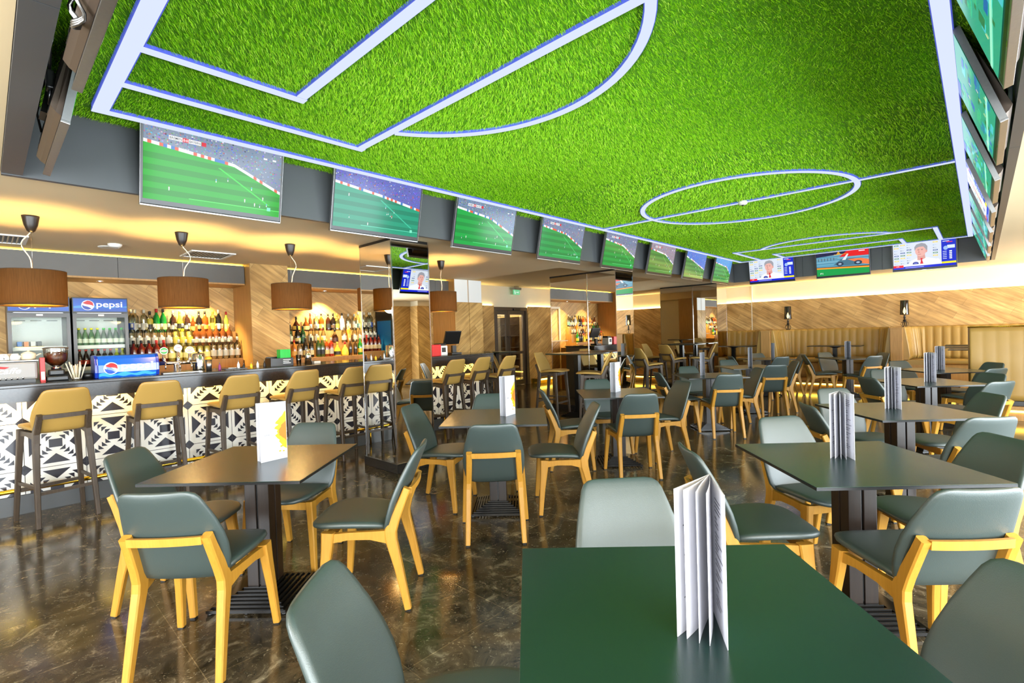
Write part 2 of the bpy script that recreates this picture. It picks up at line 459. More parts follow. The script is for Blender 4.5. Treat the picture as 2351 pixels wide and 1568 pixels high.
strip('small glowing goal box outline nearest the camera', box3(-2.93, -1.06, YN, 1.33))
A0 = math.asin((2.02-1.53)/1.09)
strip('curved glowing arc on the penalty box nearest the camera', [('a', (XC, 1.53), 1.09, A0, PI-A0, 30, 0.06)])
strip('large glowing penalty box outline by the far televisions', box3(-3.46, -0.50, YF, 10.02))
strip('small glowing goal box outline by the far televisions', box3(-3.00, -1.0, YF, 10.90))
strip('curved glowing arc on the far penalty box', [('a', (XC, 10.5), 1.09, PI+A0, 2*PI-A0, 30, 0.06)])

struct('trim_5', MB().box(-4.088, 0.128, 0.192, 11.758, ZT, ZT+0.019), M['turfbase'], 'green backing of the artificial turf ceiling', 'ceiling board')
import numpy as np
def grow(n, x0, x1, y0, y1, seed, hgt, wid, name, lab):
    R = np.random.RandomState(seed)
    px = R.uniform(x0, x1, n); py = R.uniform(y0, y1, n)
    keep = np.ones(n, bool)
    for ax, ay, bx, by, w in segs:
        dx, dy = bx-ax, by-ay; L2 = dx*dx+dy*dy
        t = np.clip(((px-ax)*dx+(py-ay)*dy)/L2, 0, 1)
        keep &= ((px-ax-t*dx)**2+(py-ay-t*dy)**2) > w*w
    px, py = px[keep], py[keep]; n = len(px)
    # the pile leans in soft swirls, so its tone varies from patch to patch
    ph = 1.2*np.sin(px*1.9+0.6*np.sin(py*1.3))+1.1*np.sin(py*1.6+px*0.7)+R.normal(0, 0.75, n)+0.9
    le = R.uniform(0.35, 1.0, n)*hgt*0.9
    H = R.uniform(0.55, 1.0, n)*hgt; a = R.uniform(0, 2*np.pi, n); w = R.uniform(0.6, 1.3, n)*wid
    lx, ly = np.cos(ph)*le, np.sin(ph)*le
    V = np.zeros((n, 3, 3), np.float32)
    V[:, 0] = np.stack([px-np.cos(a)*w, py-np.sin(a)*w, np.full(n, ZT)], 1)
    V[:, 1] = np.stack([px+np.cos(a)*w, py+np.sin(a)*w, np.full(n, ZT)], 1)
    V[:, 2] = np.stack([px+lx, py+ly, ZT-H], 1)
    me = bpy.data.meshes.new(name)
    me.vertices.add(3*n); me.loops.add(3*n); me.polygons.add(n)
    me.vertices.foreach_set('co', V.ravel())
    me.loops.foreach_set('vertex_index', np.arange(3*n, dtype=np.int32))
    me.polygons.foreach_set('loop_start', np.arange(0, 3*n, 3, dtype=np.int32))
    me.polygons.foreach_set('loop_total', np.full(n, 3, np.int32))
    pal = np.array([rgb(136, 206, 20), rgb(160, 224, 30), rgb(186, 240, 46), rgb(212, 250, 90), rgb(104, 178, 16)], np.float32)
    c = pal[R.choice(5, n, p=[.22, .33, .26, .07, .12])]
    c = np.repeat(c, 3, 0)
    at = me.color_attributes.new('Col', 'FLOAT_COLOR', 'CORNER'); at.data.foreach_set('color', c.ravel())
    me.materials.append(M['turf']); me.update(); me.validate()
    o = bpy.data.objects.new(name, me); COL.objects.link(o)
    tag(o, lab, 'artificial grass', kind='stuff')
grow(240000, -4.085, 0.125, 0.195, 4.2, 3, 0.024, 0.0019, 'artificial_grass', 'bright green artificial grass pile on the ceiling, camera end')
grow(150000, -4.085, 0.125, 4.2, 11.755, 5, 0.028, 0.0034, 'artificial_grass', 'bright green artificial grass pile on the ceiling, far end')

# small detector in the centre spot
t = thing('ceiling_detector', 'small white round detector in the centre spot of the turf ceiling', 'detector', (-1.97, 6.0, 2.825))
MB().lathe([(0.045, 0.03), (0.05, 0.0), (0.042, -0.012), (0.02, -0.018)], 20).build('housing', M['white'], t)
MB().lathe([(0.014, -0.012), (0.012, -0.028), (0.004, -0.032)], 12).build('sensor_tip', M['black'], t)

# ------------------------------------------------------------------ walls
w = MB()
w.box(-7.75, -7.65, RY0, 5.95, 0, ZC)
struct('wall_bar', w, M['wood_side_r'], 'oak plank wall behind the bar shelves', 'wall')
# header boxes over the two shelf niches
for nm, y0, y1, lab in (('trim_6', -1.6, 2.42, 'grey header box over the fridges and first bottle shelves'), ('trim_7', 2.935, 5.93, 'grey header box over the second bottle shelves')):
    q = MB(); yy = y0
    while yy < y1-0.01:
        ye = min(yy+1.34, y1); q.box(-7.18, -7.15, yy+0.002, ye-0.002, 2.19, 2.425); yy = ye
    q.box(-7.62, -7.18, y0, y1, 2.20, 2.425)
    hd = struct(nm, q, M['header'], lab, 'header')
    MB().box(-7.645, -7.15, y0, y1, 2.17, 2.19).build('underside_board', M['wood_plain'], hd)
    MB().box(-7.34, -7.21, y0, y1, 2.428, 2.438).build('light_line', M['ledgold'], hd)
# oak clad column between the niches, and the one past the bar end
def column(nm, y0, y1, white_top, lab):
    q = MB(); q.box(-7.645, -7.01, y0+0.004, y1-0.004, 0, ZC-0.001, 0)
    o = struct(nm, q, [M['wood_plain']], lab, 'column')
    zt = 2.02 if white_top else ZC-0.002
    n_ = 2 if white_top else 1
    for i in range(n_):
        a, b_ = y0+(y1-y0)*i/n_, y0+(y1-y0)*(i+1)/n_
        MB().box(-7.012, -6.99, a+0.006, b_-0.006, 0, zt).build('oak_panel', M['wood_side_r' if not white_top else 'wood_side'], o)
        if white_top: MB().box(-7.012, -6.995, a+0.006, b_-0.02, zt+0.01, ZC-0.003).build('white_panel', M['white'], o)
    MB().box(-7.645, -6.988, y0, y0+0.004, 0, ZC-0.001).build('edge_strip', M['wood_plain'], o)
    return o
column('trim_8', 2.43, 2.93, False, 'oak clad column between the two bottle niches')
column('trim_9', 5.92, 6.62, True, 'double column past the bar end, white above and oak below')
q = MB(); q.box(-7.64, -7.4, 4.62, 5.55, 1.2, 1.22); q.box(-7.648, -7.62, 4.62, 4.68, 1.22, 2.0); q.box(-7.648, -7.62, 5.49, 5.55, 1.22, 2.0); q.box(-7.648, -7.62, 4.62, 5.55, 2.0, 2.05)
struct('trim_10', q, M['cream'], 'cream frame of the hatch behind the far bar end', 'trim')
# door wall
def yz_wall(nm, x0, x1, y0, y1, z0, z1, mat, lab, cat='wall'):
    return struct(nm, MB().box(x0, x1, y0, y1, z0, z1), mat, lab, cat)
q = MB()
q.box(-9.4, -9.3, 5.95, 9.17, 0, 2.69); q.box(-9.4, -9.3, 10.49, RY1, 0, 2.69); q.box(-9.4, -9.3, 9.17, 10.49, 2.14, 2.69)
struct('wall_door', q, M['cream'], 'cream wall around the glass entrance door', 'wall')
for nm, y0, y1 in (('trim_11', 7.0, 9.16), ('trim_12', 10.5, 12.34)):
    o = struct(nm, MB().box(-9.275, -9.25, y0, y1, 0, 2.165), M['wood_side'], 'oak plank wainscot on the door wall, %s' % ('bar end' if y0 < 9 else 'booth end'), 'wainscot')
    MB().box(-9.298, -9.28, y0+0.03, y1-0.03, 2.135, 2.155).build('light_line', M['ledcove'], o)
struct('wall_corridor', MB().box(-9.3, -7.66, 5.75, 5.95, 0, ZC), M['cream'], 'cream corridor wall behind the bar end', 'wall')
struct('wall_camera', MB().box(-11.5, RX, RY0-0.1, RY0, 0, ZC), M['cream'], 'cream wall behind the camera', 'wall')
struct('wall_outer', MB().box(-11.6, -11.5, RY0-0.1, RY1+0.1, 0, 3.0), M['cream'], 'cream wall of the room beyond the glass door', 'wall')
# back wall: cream above, oak below
q = MB(); q.box(-11.6, RX, RY1, RY1+0.1, 0, 3.0)
struct('wall_back', q, M['cream'], 'cream wall above the booths at the far end', 'wall')
q = MB()
for x0, x1 in ((-9.27, -4.26), (-4.245, RX-0.01)): q.box(x0+0.002, x1-0.002, RY1-0.055, RY1-0.03, 0.2, 2.035)
o = struct('trim_13', q, M['wood_back'], 'long oak plank band with diagonal boards behind the booths', 'wainscot')
MB().box(-9.2, RX-0.05, RY1-0.026, RY1-0.004, 2.005, 2.025).build('light_line', M['ledcove'], o)
MB().box(-4.262, -4.243, RY1-0.06, RY1-0.001, 0.2, ZC-0.001).build('joint_strip', M['cream'], o)
# window wall with daylight
WN = [(-3.2, -1.0), (-0.6, 1.7), (2.1, 4.4), (4.8, 7.1), (10.3, 13.0)]
q = MB(); e = RY0
for a, b_ in WN: q.box(RX, RX+0.12, e, a, 0, ZC); q.box(RX, RX+0.12, a, b_, 0, 0.12); q.box(RX, RX+0.12, a, b_, 2.25, ZC); e = b_
q.box(RX, RX+0.12, e, RY1, 0, ZC)
struct('wall_window', q, M['cream'], 'cream wall with the tall windows, outside the picture', 'wall')
for i, (a, b_) in enumerate(WN):
    f = MB()
    for y in (a, (a+b_)/2-0.03, b_-0.06): f.box(RX+0.02, RX+0.1, y, y+0.06, 0.12, 2.25)
    f.box(RX+0.02, RX+0.1, a, b_, 0.12, 0.18); f.box(RX+0.02, RX+0.1, a, b_, 2.19, 2.25)
    o = struct('window_%d' % (i+1), f, M['black'], 'tall daylit window number %d of the window wall' % (i+1), 'window')
    MB().box(RX+0.07, RX+0.08, a+0.06, b_-0.06, 0.18, 2.19).build('pane', M['daylight'], o)
WC = [(-2.9, -0.9), (0.4, 2.9)]  # unseen windows added behind the camera as extra light sources
for i, (a, b_) in enumerate(WC):
    f = MB(); f.box(a, b_, RY0+0.001, RY0+0.03, 0.45, 0.52); f.box(a, b_, RY0+0.001, RY0+0.03, 2.18, 2.25); f.box(a, a+0.07, RY0+0.001, RY0+0.03, 0.52, 2.18); f.box(b_-0.07, b_, RY0+0.001, RY0+0.03, 0.52, 2.18)
    o = struct('window_%d' % (i+6), f, M['black'], 'added unseen window number %d giving light from behind the camera' % (i+1), 'window')
    MB().box(a+0.07, b_-0.07, RY0+0.004, RY0+0.012, 0.52, 2.18).build('pane', M['daylight'], o)
# oak cladding between the windows, seen in the mirrors
o = struct('trim_16', MB().box(RX-0.03, RX-0.001, 7.12, 8.6, 0, 2.3), M['wood_side'], 'oak boards on the window wall', 'wainscot')
o = struct('wall_pier', MB().box(2.95, RX-0.001, 8.6, 10.2, 0, ZC-0.002), M['cream'], 'pier beside the last window', 'wall')
MB().box(2.92, 2.949, 8.58, 10.2, 0, 2.3).build('oak_panel', M['wood_side_r'], o)
MB().box(2.92, RX-0.04, 8.55, 8.58, 0, 2.3).build('oak_return', M['wood_end'], o)

# ------------------------------------------------------------------ mirror pillars
def pillar(nm, x0, x1, y0, y1, seam, lab):
    o = struct(nm, MB().box(x0+0.012, x1-0.012, y0+0.012, y1-0.012, 0, ZC-0.001), M['black'], lab, 'pillar')
    ps = [(x0+0.014, x1-0.014)] if not seam else [(x0+0.014, seam-0.002), (seam+0.002, x1-0.014)]
    for a, b_ in ps: MB().box(a, b_, y0, y0+0.011, 0.1, ZC-0.03).build('mirror_pane', M['mirror'], o)
    MB().box(x1-0.011, x1, y0+0.014, y1-0.014, 0.1, ZC-0.03).build('mirror_pane', M['mirror'], o)
    MB().box(x0, x0+0.011, y0+0.014, y1-0.014, 0.1, ZC-0.03).build('mirror_pane', M['mirror'], o)
    for x in (x0, x1-0.013):
        for y in (y0-0.001, y1-0.013): MB().box(x-0.0005, x+0.0135, y, y+0.014, 0.1, ZC-0.002).build('chrome_corner', M['chrome'], o)
    MB().box(x0, x1, y0-0.002, y1, ZC-0.029, ZC-0.002).build('head_board', M['black'], o)
    if seam: MB().box(seam-0.012, seam+0.012, y0-0.006, y0-0.0005, 0.1, ZC-0.03).build('seam_strip', M['chrome'], o)
    MB().box(x0-0.015, x1+0.015, y0-0.015, y1+0.015, 0, 0.1).build('plinth', M['granite'], o, bevel=0.004)
pillar('mirror_pillar', -5.04, -4.42, 2.906, 3.39, None, 'mirror clad pillar beside the bar stools')
pillar('mirror_pillar', -5.82, -4.42, 7.24, 7.80, -5.0, 'wide mirror clad pillar behind the high table')
pillar('mirror_pillar', -5.82, -4.42, 11.6, 12.19, -5.0, 'mirror clad pillar at the end of the booths')

# ------------------------------------------------------------------ glass entrance door
d = MB()
DY0, DY1, DZ = 9.18, 10.48, 2.13
d.box(-9.38, -9.26, DY0, DY0+0.07, 0, DZ); d.box(-9.38, -9.26, DY1-0.07, DY1, 0, DZ); d.box(-9.38, -9.26, DY0+0.07, DY1-0.07, DZ-0.09, DZ)
o = struct('door_1', d, M['darkleg'], 'dark framed double glass entrance door', 'door')
ym = (DY0+DY1)/2-0.1
for a, b_ in ((DY0+0.075, ym-0.003), (ym+0.003, DY1-0.075)):
    f = MB()
    f.box(-9.35, -9.30, a, a+0.075, 0.01, DZ-0.095); f.box(-9.35, -9.30, b_-0.075, b_, 0.01, DZ-0.095)
    f.box(-9.35, -9.30, a+0.075, b_-0.075, 0.01, 0.14); f.box(-9.35, -9.30, a+0.075, b_-0.075, DZ-0.19, DZ-0.095); f.box(-9.35, -9.30, a+0.075, b_-0.075, 0.86, 0.93)
    lf = f.build('door_leaf', M['darkleg'], o)
    MB().box(-9.328, -9.322, a+0.075, b_-0.075, 0.14, DZ-0.19).build('glass_pane', M['glass'], lf)
    yh = b_-0.05 if a < 9.5 else a+0.05
    MB().tube([(-9.30, yh, 0.75), (-9.24, yh, 0.77), (-9.24, yh, 1.33), (-9.30, yh, 1.35)], 0.011, 8, 0).build('door_handle', M['black'], lf)
MB().box(-9.30, -9.22, ym+0.16, ym+0.42, DZ-0.085, DZ-0.03).build('door_closer', M['black'], o, bevel=0.006)
# shelving glimpsed behind the door
t = thing('added_lamp', 'round made up lamp added to the room behind the glass door', 'lamp', (-10.4, 9.9, 2.689))  # fixture made up to go with the light added in this room
MB().lathe([(0.16, 0), (0.16, -0.03), (0.15, -0.04)], 24).build('lamp_body', M['white'], t)
t = thing('drinks_cabinet', 'dark shelf cabinet in the room behind the glass door', 'cabinet', (-11.2, 11.6, 0))
MB().box(-0.28, -0.25, -0.45, 0.45, 0, 2.0).build('back_board', M['black'], t)
for y in (-0.45, 0.42): MB().box(-0.25, 0.2, y, y+0.03, 0, 2.0).build('side_board', M['black'], t)
for i in range(5): MB().box(-0.25, 0.2, -0.42, 0.42, 0.2+0.38*i, 0.22+0.38*i).build('shelf', M['black'], t)
# exit sign
t = thing('exit_sign', 'small green emergency exit sign above the glass door', 'exit sign', (-9.16, 9.95, 2.47))
MB().box(-0.06, 0.06, -0.14, 0.14, 0.13, 0.19).build('lamp_housing', M['steel'], t, bevel=0.006)
g = MB(); g.box(-0.006, 0.006, -0.13, 0.13, 0.0, 0.13, col=rgb(120, 210, 150))
for yy, zz, dy, dz in ((-0.07, 0.075, 0.03, 0.035), (-0.06, 0.04, 0.03, 0.05), (-0.075, 0.108, 0.018, 0.018), (0.02, 0.065, 0.07, 0.018), (0.065, 0.065, 0.02, 0.045)):
    g.box(0.006, 0.0072, yy-dy/2, yy+dy/2, zz-dz/2, zz+dz/2, col=rgb(235, 250, 240))
g.build('green_panel', M['litprint'], t, color=True)
for y in (-0.08, 0.08): MB().box(-0.004, 0.004, y-0.004, y+0.004, 0.18, 0.219).build('hanger', M['steel'], t)
# camera on the white pier top, wall switch
t = thing('security_camera', 'small white dome camera high beside the white column top', 'camera', (-7.36, 5.35, 2.36))
MB().lathe([(0.05, 0.088), (0.05, 0.05), (0.04, 0.035)], 16).build('mount', M['white'], t)
MB().lathe([(0.004, -0.02), (0.03, -0.01), (0.042, 0.015), (0.04, 0.036)], 16).build('dome', M['black'], t)
t = thing('light_switch', 'white double light switch beside the bar hatch', 'light switch', (-7.648, 5.72, 1.62))
MB().box(0, 0.012, -0.035, 0.035, -0.12, 0.12).build('plate', M['white'], t, bevel=0.004)
for z in (-0.055, 0.055): MB().box(0.012, 0.017, -0.022, 0.022, z-0.03, z+0.03).build('rocker', M['white'], t, bevel=0.003)

# ceiling vents and smoke detectors over the bar
def vent(y0, y1, x0, x1, lab):
    t = thing('ceiling_vent', lab, 'air vent', ((x0+x1)/2, (y0+y1)/2, ZC-0.001), group='air vents over the bar')
    a, b_ = (x1-x0)/2, (y1-y0)/2
    f = MB(); f.box(-a, a, -b_, -b_+0.03, -0.012, 0); f.box(-a, a, b_-0.03, b_, -0.012, 0); f.box(-a, -a+0.03, -b_+0.03, b_-0.03, -0.012, 0); f.box(a-0.03, a, -b_+0.03, b_-0.03, -0.012, 0)
    f.build('frame', M['white'], t)
    MB().box(-a+0.03, a-0.03, -b_+0.03, b_-0.03, -0.003, 0).build('dark_throat', M['black'], t)
    f = MB(); k = -b_+0.055
    while k < b_-0.04:
        f.box(-a+0.03, a-0.03, -0.002, 0.016, -0.0015, 0.0015, M=Matrix.Translation((0, k, -0.008)) @ Matrix.Rotation(0.6, 4, 'X')); k += 0.032
    f.build('louvre', M['cream'], t)
vent(-0.22, 0.32, -6.88, -6.37, 'square louvred ceiling vent over the coffee machine')
vent(1.61, 2.06, -6.82, -6.33, 'square louvred ceiling vent above the beer taps')
t = thing('smoke_detector', 'round white smoke detector on the cream ceiling over the bar', 'smoke detector', (-6.40, 0.95, ZC-0.001))
MB().lathe([(0.06, 0), (0.06, -0.012), (0.048, -0.03), (0.03, -0.036)], 20).build('housing', M['white'], t)
t = thing('ceiling_speaker', 'flat round white speaker in the ceiling beside the smoke detector', 'speaker', (-6.62, 0.93, ZC-0.001))
MB().lathe([(0.09, 0), (0.09, -0.006), (0.08, -0.01)], 24).build('rim', M['white'], t)
MB().lathe([(0.078, -0.009), (0.04, -0.0105)], 24).build('grille', M['cream'], t)
# spots under the headers
for i, (y, lab) in enumerate(((0.95, 'recessed spotlight above the fridges'), (1.92, 'recessed spotlight above the end of the first bottle shelves'), (3.66, 'recessed spotlight above the second bottle shelves'), (4.6, 'recessed spotlight above the far bar end'))):
    t = thing('recessed_spotlight', lab, 'spotlight', (-7.42, y, 2.169), group='spotlights under the headers')
    MB().lathe([(0.035, 0), (0.035, -0.006), (0.026, -0.006)], 18, cap=False).build('trim_ring', M['chrome'], t)
    MB().lathe([(0.025, -0.001), (0.01, -0.004)], 18).build('lens', emis('spot_lens', (0.9, 0.88, 1.0, 1), 10) if i == 0 else bpy.data.materials['spot_lens'], t)
    L = bpy.data.lights.new('spot_beam', 'SPOT'); L.energy = 130; L.color = (1.0, 0.74, 0.30); L.spot_size = math.radians(100); L.spot_blend = 0.6; L.shadow_soft_size = 0.03
    lo = bpy.data.objects.new('spot_beam', L); COL.objects.link(lo); lo.location = (-7.42, y, 2.155); lo.rotation_euler = (0, math.radians(8), 0)
# ================================================================== BOOTHS
q = MB(); q.box(-9.26, RX-0.02, 12.38, RY1-0.001, 0.001, 0.2); q.box(-0.26, RX-0.02, 9.78, 12.379, 0.001, 0.2)
pf = struct('trim_14', q, M['wood_plain'], 'raised oak platform under the booths', 'platform')
q = MB(); q.box(-9.2, -0.27, 12.35, 12.379, 0.15, 0.2); q.box(-0.27, RX-0.05, 9.75, 9.779, 0.15, 0.2); q.box(-0.29, -0.261, 9.75, 12.38, 0.15, 0.2)
q.build('nosing', M['wood_plain'], pf)
q = MB(); q.box(-9.2, -0.27, 12.362, 12.378, 0.115, 0.145); q.box(-0.25, RX-0.05, 9.762, 9.778, 0.115, 0.145)
q.build('light_line', M['ledgold'], pf)
q = MB(); q.box(-9.25, -8.95, 10.55, 12.36, 0.001, 0.14); 
p2 = struct('trim_15', q, M['gold'], 'low brass kick plinth beside the glass door', 'plinth')
MB().box(-8.945, -8.93, 10.55, 12.36, 0.1, 0.14).build('light_line', M['ledgold'], p2)

def u_path(x0, x1, yf, yb, r, open0=True, open1=True):
    pts = []
    if open0:
        pts += [(x0, yf)]
        for k in range(9):
            a = PI + -(PI/2)*k/8
            pts.append((x0+r+r*math.cos(a), yb-r+r*math.sin(a)))
    else: pts += [(x0, yb)]
    if open1:
        for k in range(9):
            a = PI/2-(PI/2)*k/8
            pts.append((x1-r+r*math.cos(a), yb-r+r*math.sin(a)))
        pts.append((x1, yf))
    else: pts.append((x1, yb))
    return pts

def resample(pts, step):
    out = []; P = [Vector((p[0], p[1])) for p in pts]
    L = [0]
    for i in range(1, len(P)): L.append(L[-1]+(P[i]-P[i-1]).length)
    n = max(2, int(L[-1]/step)); j = 0
    for i in range(n+1):
        s_ = L[-1]*i/n
        while j < len(L)-2 and L[j+1] < s_: j += 1
        f = (s_-L[j])/max(1e-9, L[j+1]-L[j]); p = P[j].lerp(P[j+1], f)
        d = (P[j+1]-P[j]).normalized()
        out.append((p, Vector((d.y, -d.x)), s_))
    return out, L[-1]

def pads(pts, z0, z1, pitch, thick, bulge, lean=0.06):
    """channel tufted upholstery standing along a plan path; the pads face the right hand side of the path"""
    smp, L = resample(pts, pitch/8); n = max(1, round(L/pitch)); w = L/n
    mb = MB(); rings = []
    for p, nn, s_ in smp:
        b = bulge*abs(math.sin(PI*s_/w))**0.5
        f = thick+b
        ring = []
        for off, z in ((0, z0), (f+lean*0.55, z0), (f+lean, z0+0.08), (f+lean*0.7, z0+(z1-z0)*0.4), (f*0.9, z1-0.06), (f*0.78, z1-0.015), (f*0.45, z1+0.004+b*0.4), (0.0, z1)):
            ring.append((p.x+nn.x*off, p.y+nn.y*off, z))
        rings.append(ring)
    mb.loft(rings, 0, True, True)
    return mb

def seat_mb(pts, depth, z0, z1):
    smp, L = resample(pts, 0.06); rings = []
    for p, nn, s_ in smp:
        ring = []
        for off, z in ((0.03, z0), (depth-0.02, z0), (depth, z0+0.03), (depth, z1-0.03), (depth-0.03, z1), (0.03, z1)):
            ring.append((p.x+nn.x*off, p.y+nn.y*off, z))
        rings.append(ring)
    return MB().loft(rings, 0, True, True)

def booth(nm, lab, pts, z0=0.2, depth=0.42):
    t = thing(nm, lab, 'booth seat', (0, 0, 0), group='tan booths on the platform')
    pads(pts, z0+0.45, 1.31, 0.14, 0.05, 0.022).build('backrest', M['tan'], t)
    seat_mb(pts, depth, z0+0.36, z0+0.46).build('seat', M['tan'], t)
    seat_mb(pts, depth-0.06, z0+0.001, z0+0.36).build('base_panel', M['wood_plain'], t)
    return t
booth('banquette', 'curved tan channel tufted booth nearest the mirror pillars', u_path(-6.3, -3.80, 12.62, 13.44, 0.3))
booth('banquette', 'curved tan channel tufted booth between the two table lamps', u_path(-3.58, -1.34, 12.62, 13.44, 0.34))
booth('banquette', 'tan channel tufted booth in the far corner past the second lamp', u_path(-1.16, 3.0, 12.62, 13.44, 0.34, True, False))
for x, lab in ((-3.69, 'oak divider post between the booths under the first lamp'), (-1.25, 'oak divider post between the booths under the second lamp')):
    t = thing('booth_divider', lab, 'divider', (x, 12.98, 0.2), group='oak booth dividers')
    MB().box(-0.10, 0.10, -0.42, 0.45, 0.001, 1.09).build('side_panel', M['wood_plain'], t, bevel=0.006)
    MB().box(-0.105, 0.105, -0.425, 0.45, 1.09, 1.11).build('cap_board', M['wood_plain'], t)
# booth whose back faces the dining tables
t = thing('banquette', 'tall tan upholstered booth back beside the last dining table', 'booth seat', (0, 0, 0), group='tan booths on the platform')
pads([(2.9, 9.97), (-0.13, 9.97)][::-1], 0.27, 1.30, 0.14, 0.11, 0.006, 0.0).build('backrest', M['tan'], t)
MB().box(-0.15, 2.92, 9.985, 10.05, 0.21, 1.315).build('frame_panel', M['wood_plain'], t, bevel=0.005)
MB().box(-0.14, 2.9, 9.83, 9.984, 0.201, 0.265).build('plinth', M['black'], t)
MB().tube([(-0.15, 9.86, 1.312), (2.9, 9.86, 1.312)], 0.01, 8).build('piping', M['gold'], t)
seat_mb([(2.9, 10.05), (-0.1, 10.05)], 0.42, 0.56, 0.66).build('seat', M['tan'], t)
seat_mb([(2.9, 10.05), (-0.1, 10.05)], 0.36, 0.201, 0.56).build('base_panel', M['wood_plain'], t)

def booth_table(x, y, lab, w=0.95, d=0.7, post=True):
    t = thing('booth_table', lab, 'table', (x, y, 0.2), group='booth tables')
    MB().box(-w/2, w/2, -d/2, d/2, 0.738, 0.752).build('tabletop', M['lamedge'], t, bevel=0.003)
    MB().box(-0.04, 0.04, -0.04, 0.04, 0.012, 0.71).build('post', M['blackmetal'], t)
    MB().box(-0.2, 0.2, -0.2, 0.2, 0.001, 0.012).build('base_plate', M['blackmetal'], t, bevel=0.003)
    MB().lathe([(0.05, 0.70), (0.13, 0.737)], 4).build('bracket', M['blackmetal'], t)
booth_table(-2.31, 12.62, 'black booth table between the two lamp booths', 0.98, 0.45)
booth_table(-4.45, 12.66, 'black booth table in the booth by the mirror pillar', 0.98, 0.45)
booth_table(-0.02, 12.6, 'black booth table in the far corner booth', 0.98, 0.5)
booth_table(0.0, 11.75, 'black booth table in the middle of the window side booths', 0.94, 0.6)
booth_table(0.1, 10.85, 'black booth table just behind the tall booth back', 1.0, 0.5)

# wall side table lamps on the dividers
def wall_lamp(x, lab):
    t = thing('table_lamp', lab, 'lamp', (x, 13.22, 1.311), group='black table lamps over the booths')
    sm = MB().lathe([(0.078, 0.26), (0.068, 0.555)], 24, cap=False)
    sm.build('lamp_shade', M['smoke'], t)
    MB().tube([(0.078*math.cos(a*PI/12), 0.078*math.sin(a*PI/12), 0.26) for a in range(24)], 0.004, 6, 0, True).build('shade_ring', M['black'], t)
    MB().tube([(0.068*math.cos(a*PI/12), 0.068*math.sin(a*PI/12), 0.555) for a in range(24)], 0.004, 6, 0, True).build('shade_ring', M['black'], t)
    st = MB().lathe([(0.008, 0.02), (0.008, 0.10), (0.02, 0.105), (0.008, 0.115), (0.034, 0.14), (0.034, 0.146), (0.008, 0.165), (0.026, 0.19), (0.026, 0.198), (0.008, 0.215), (0.03, 0.232), (0.008, 0.245), (0.008, 0.27)], 16)
    st.build('stem', M['blackmetal'], t)
    rg = MB()
    for rot in (0, PI/3, 2*PI/3):
        rg.tube([(0.062*math.cos(a*PI/10)*math.cos(rot), 0.062*math.cos(a*PI/10)*math.sin(rot), 0.064+0.06*math.sin(a*PI/10)) for a in range(20)], 0.0045, 6, 0, True)
    rg.lathe([(0.05, 0.0), (0.05, 0.006)], 20)
    rg.build('ring_base', M['blackmetal'], t)
    MB().lathe([(0.004, 0.27), (0.022, 0.30), (0.026, 0.33), (0.016, 0.375), (0.004, 0.41)], 14).build('bulb', M['bulb'], t)
wall_lamp(-3.69+0.32, 'black table lamp with smoked glass shade on the booth nearer the mirror pillars')
wall_lamp(-1.17, 'black table lamp with smoked glass shade on the divider nearer the corner booth')

# ================================================================== CHAIRS, STOOLS, TABLES
def shell(rings, seg=20, e=0.42):
    """rings: (y, z, half width, half thickness, dish)"""
    mb = MB(); R = []; n = len(rings)
    for i, (y, z, hw, ht, di) in enumerate(rings):
        a, b_ = rings[max(i-1, 0)], rings[min(i+1, n-1)]
        t = Vector((0, b_[0]-a[0], b_[1]-a[1])).normalized(); nn = Vector((0, -t.z, t.y))
        if nn.z < 0 and abs(nn.z) > abs(nn.y): nn = -nn
        if abs(nn.y) >= abs(nn.z) and nn.y < 0: nn = -nn
        ring = []
        for k in range(seg):
            an = 2*PI*k/seg; c_, s_ = math.cos(an), math.sin(an)
            u = hw*math.copysign(abs(c_)**0.6, c_); v = ht*math.copysign(abs(s_)**e, s_)
            p = Vector((u, y, z)) + nn*(v + di*(u/0.2)**2)
            ring.append(p)
        R.append(ring)
    return mb.loft(R, 0, True, True)

def seat_rings(dz, k=1.0):
    return [(y, z+dz, hw*k, ht, d) for y, z, hw, ht, d in (
        (-0.132, 0.428, 0.165, 0.010, 0.0), (-0.118, 0.432, 0.182, 0.018, 0.004), (-0.08, 0.437, 0.192, 0.021, 0.006), (-0.02, 0.443, 0.204, 0.022, 0.006),
        (0.06, 0.448, 0.213, 0.022, 0.006), (0.13, 0.45, 0.215, 0.021, 0.005), (0.185, 0.449, 0.205, 0.020, 0.004), (0.222, 0.447, 0.186, 0.018, 0.003), (0.245, 0.444, 0.160, 0.015, 0.001), (0.258, 0.441, 0.125, 0.010, 0.0), (0.263, 0.439, 0.09, 0.005, 0.0))]
def back_rings(dz, sc=1.0, k=1.0, lean=1.0):
    return [(-0.12+(y+0.12)*lean, 0.44+(z-0.44)*sc+dz, hw*k, ht, d) for y, z, hw, ht, d in (
        (-0.108, 0.400, 0.10, 0.005, 0.0), (-0.122, 0.404, 0.15, 0.013, 0.004), (-0.142, 0.418, 0.184, 0.018, 0.008), (-0.160, 0.447, 0.200, 0.019, 0.014), (-0.178, 0.49, 0.208, 0.019, 0.02),
        (-0.203, 0.55, 0.211, 0.018, 0.026), (-0.228, 0.61, 0.206, 0.018, 0.028), (-0.256, 0.68, 0.192, 0.017, 0.028), (-0.285, 0.745, 0.174, 0.016, 0.028), (-0.304, 0.785, 0.162, 0.015, 0.028), (-0.314, 0.806, 0.150, 0.013, 0.028), (-0.320, 0.820, 0.130, 0.009, 0.026), (-0.322, 0.826, 0.10, 0.004, 0.022))]

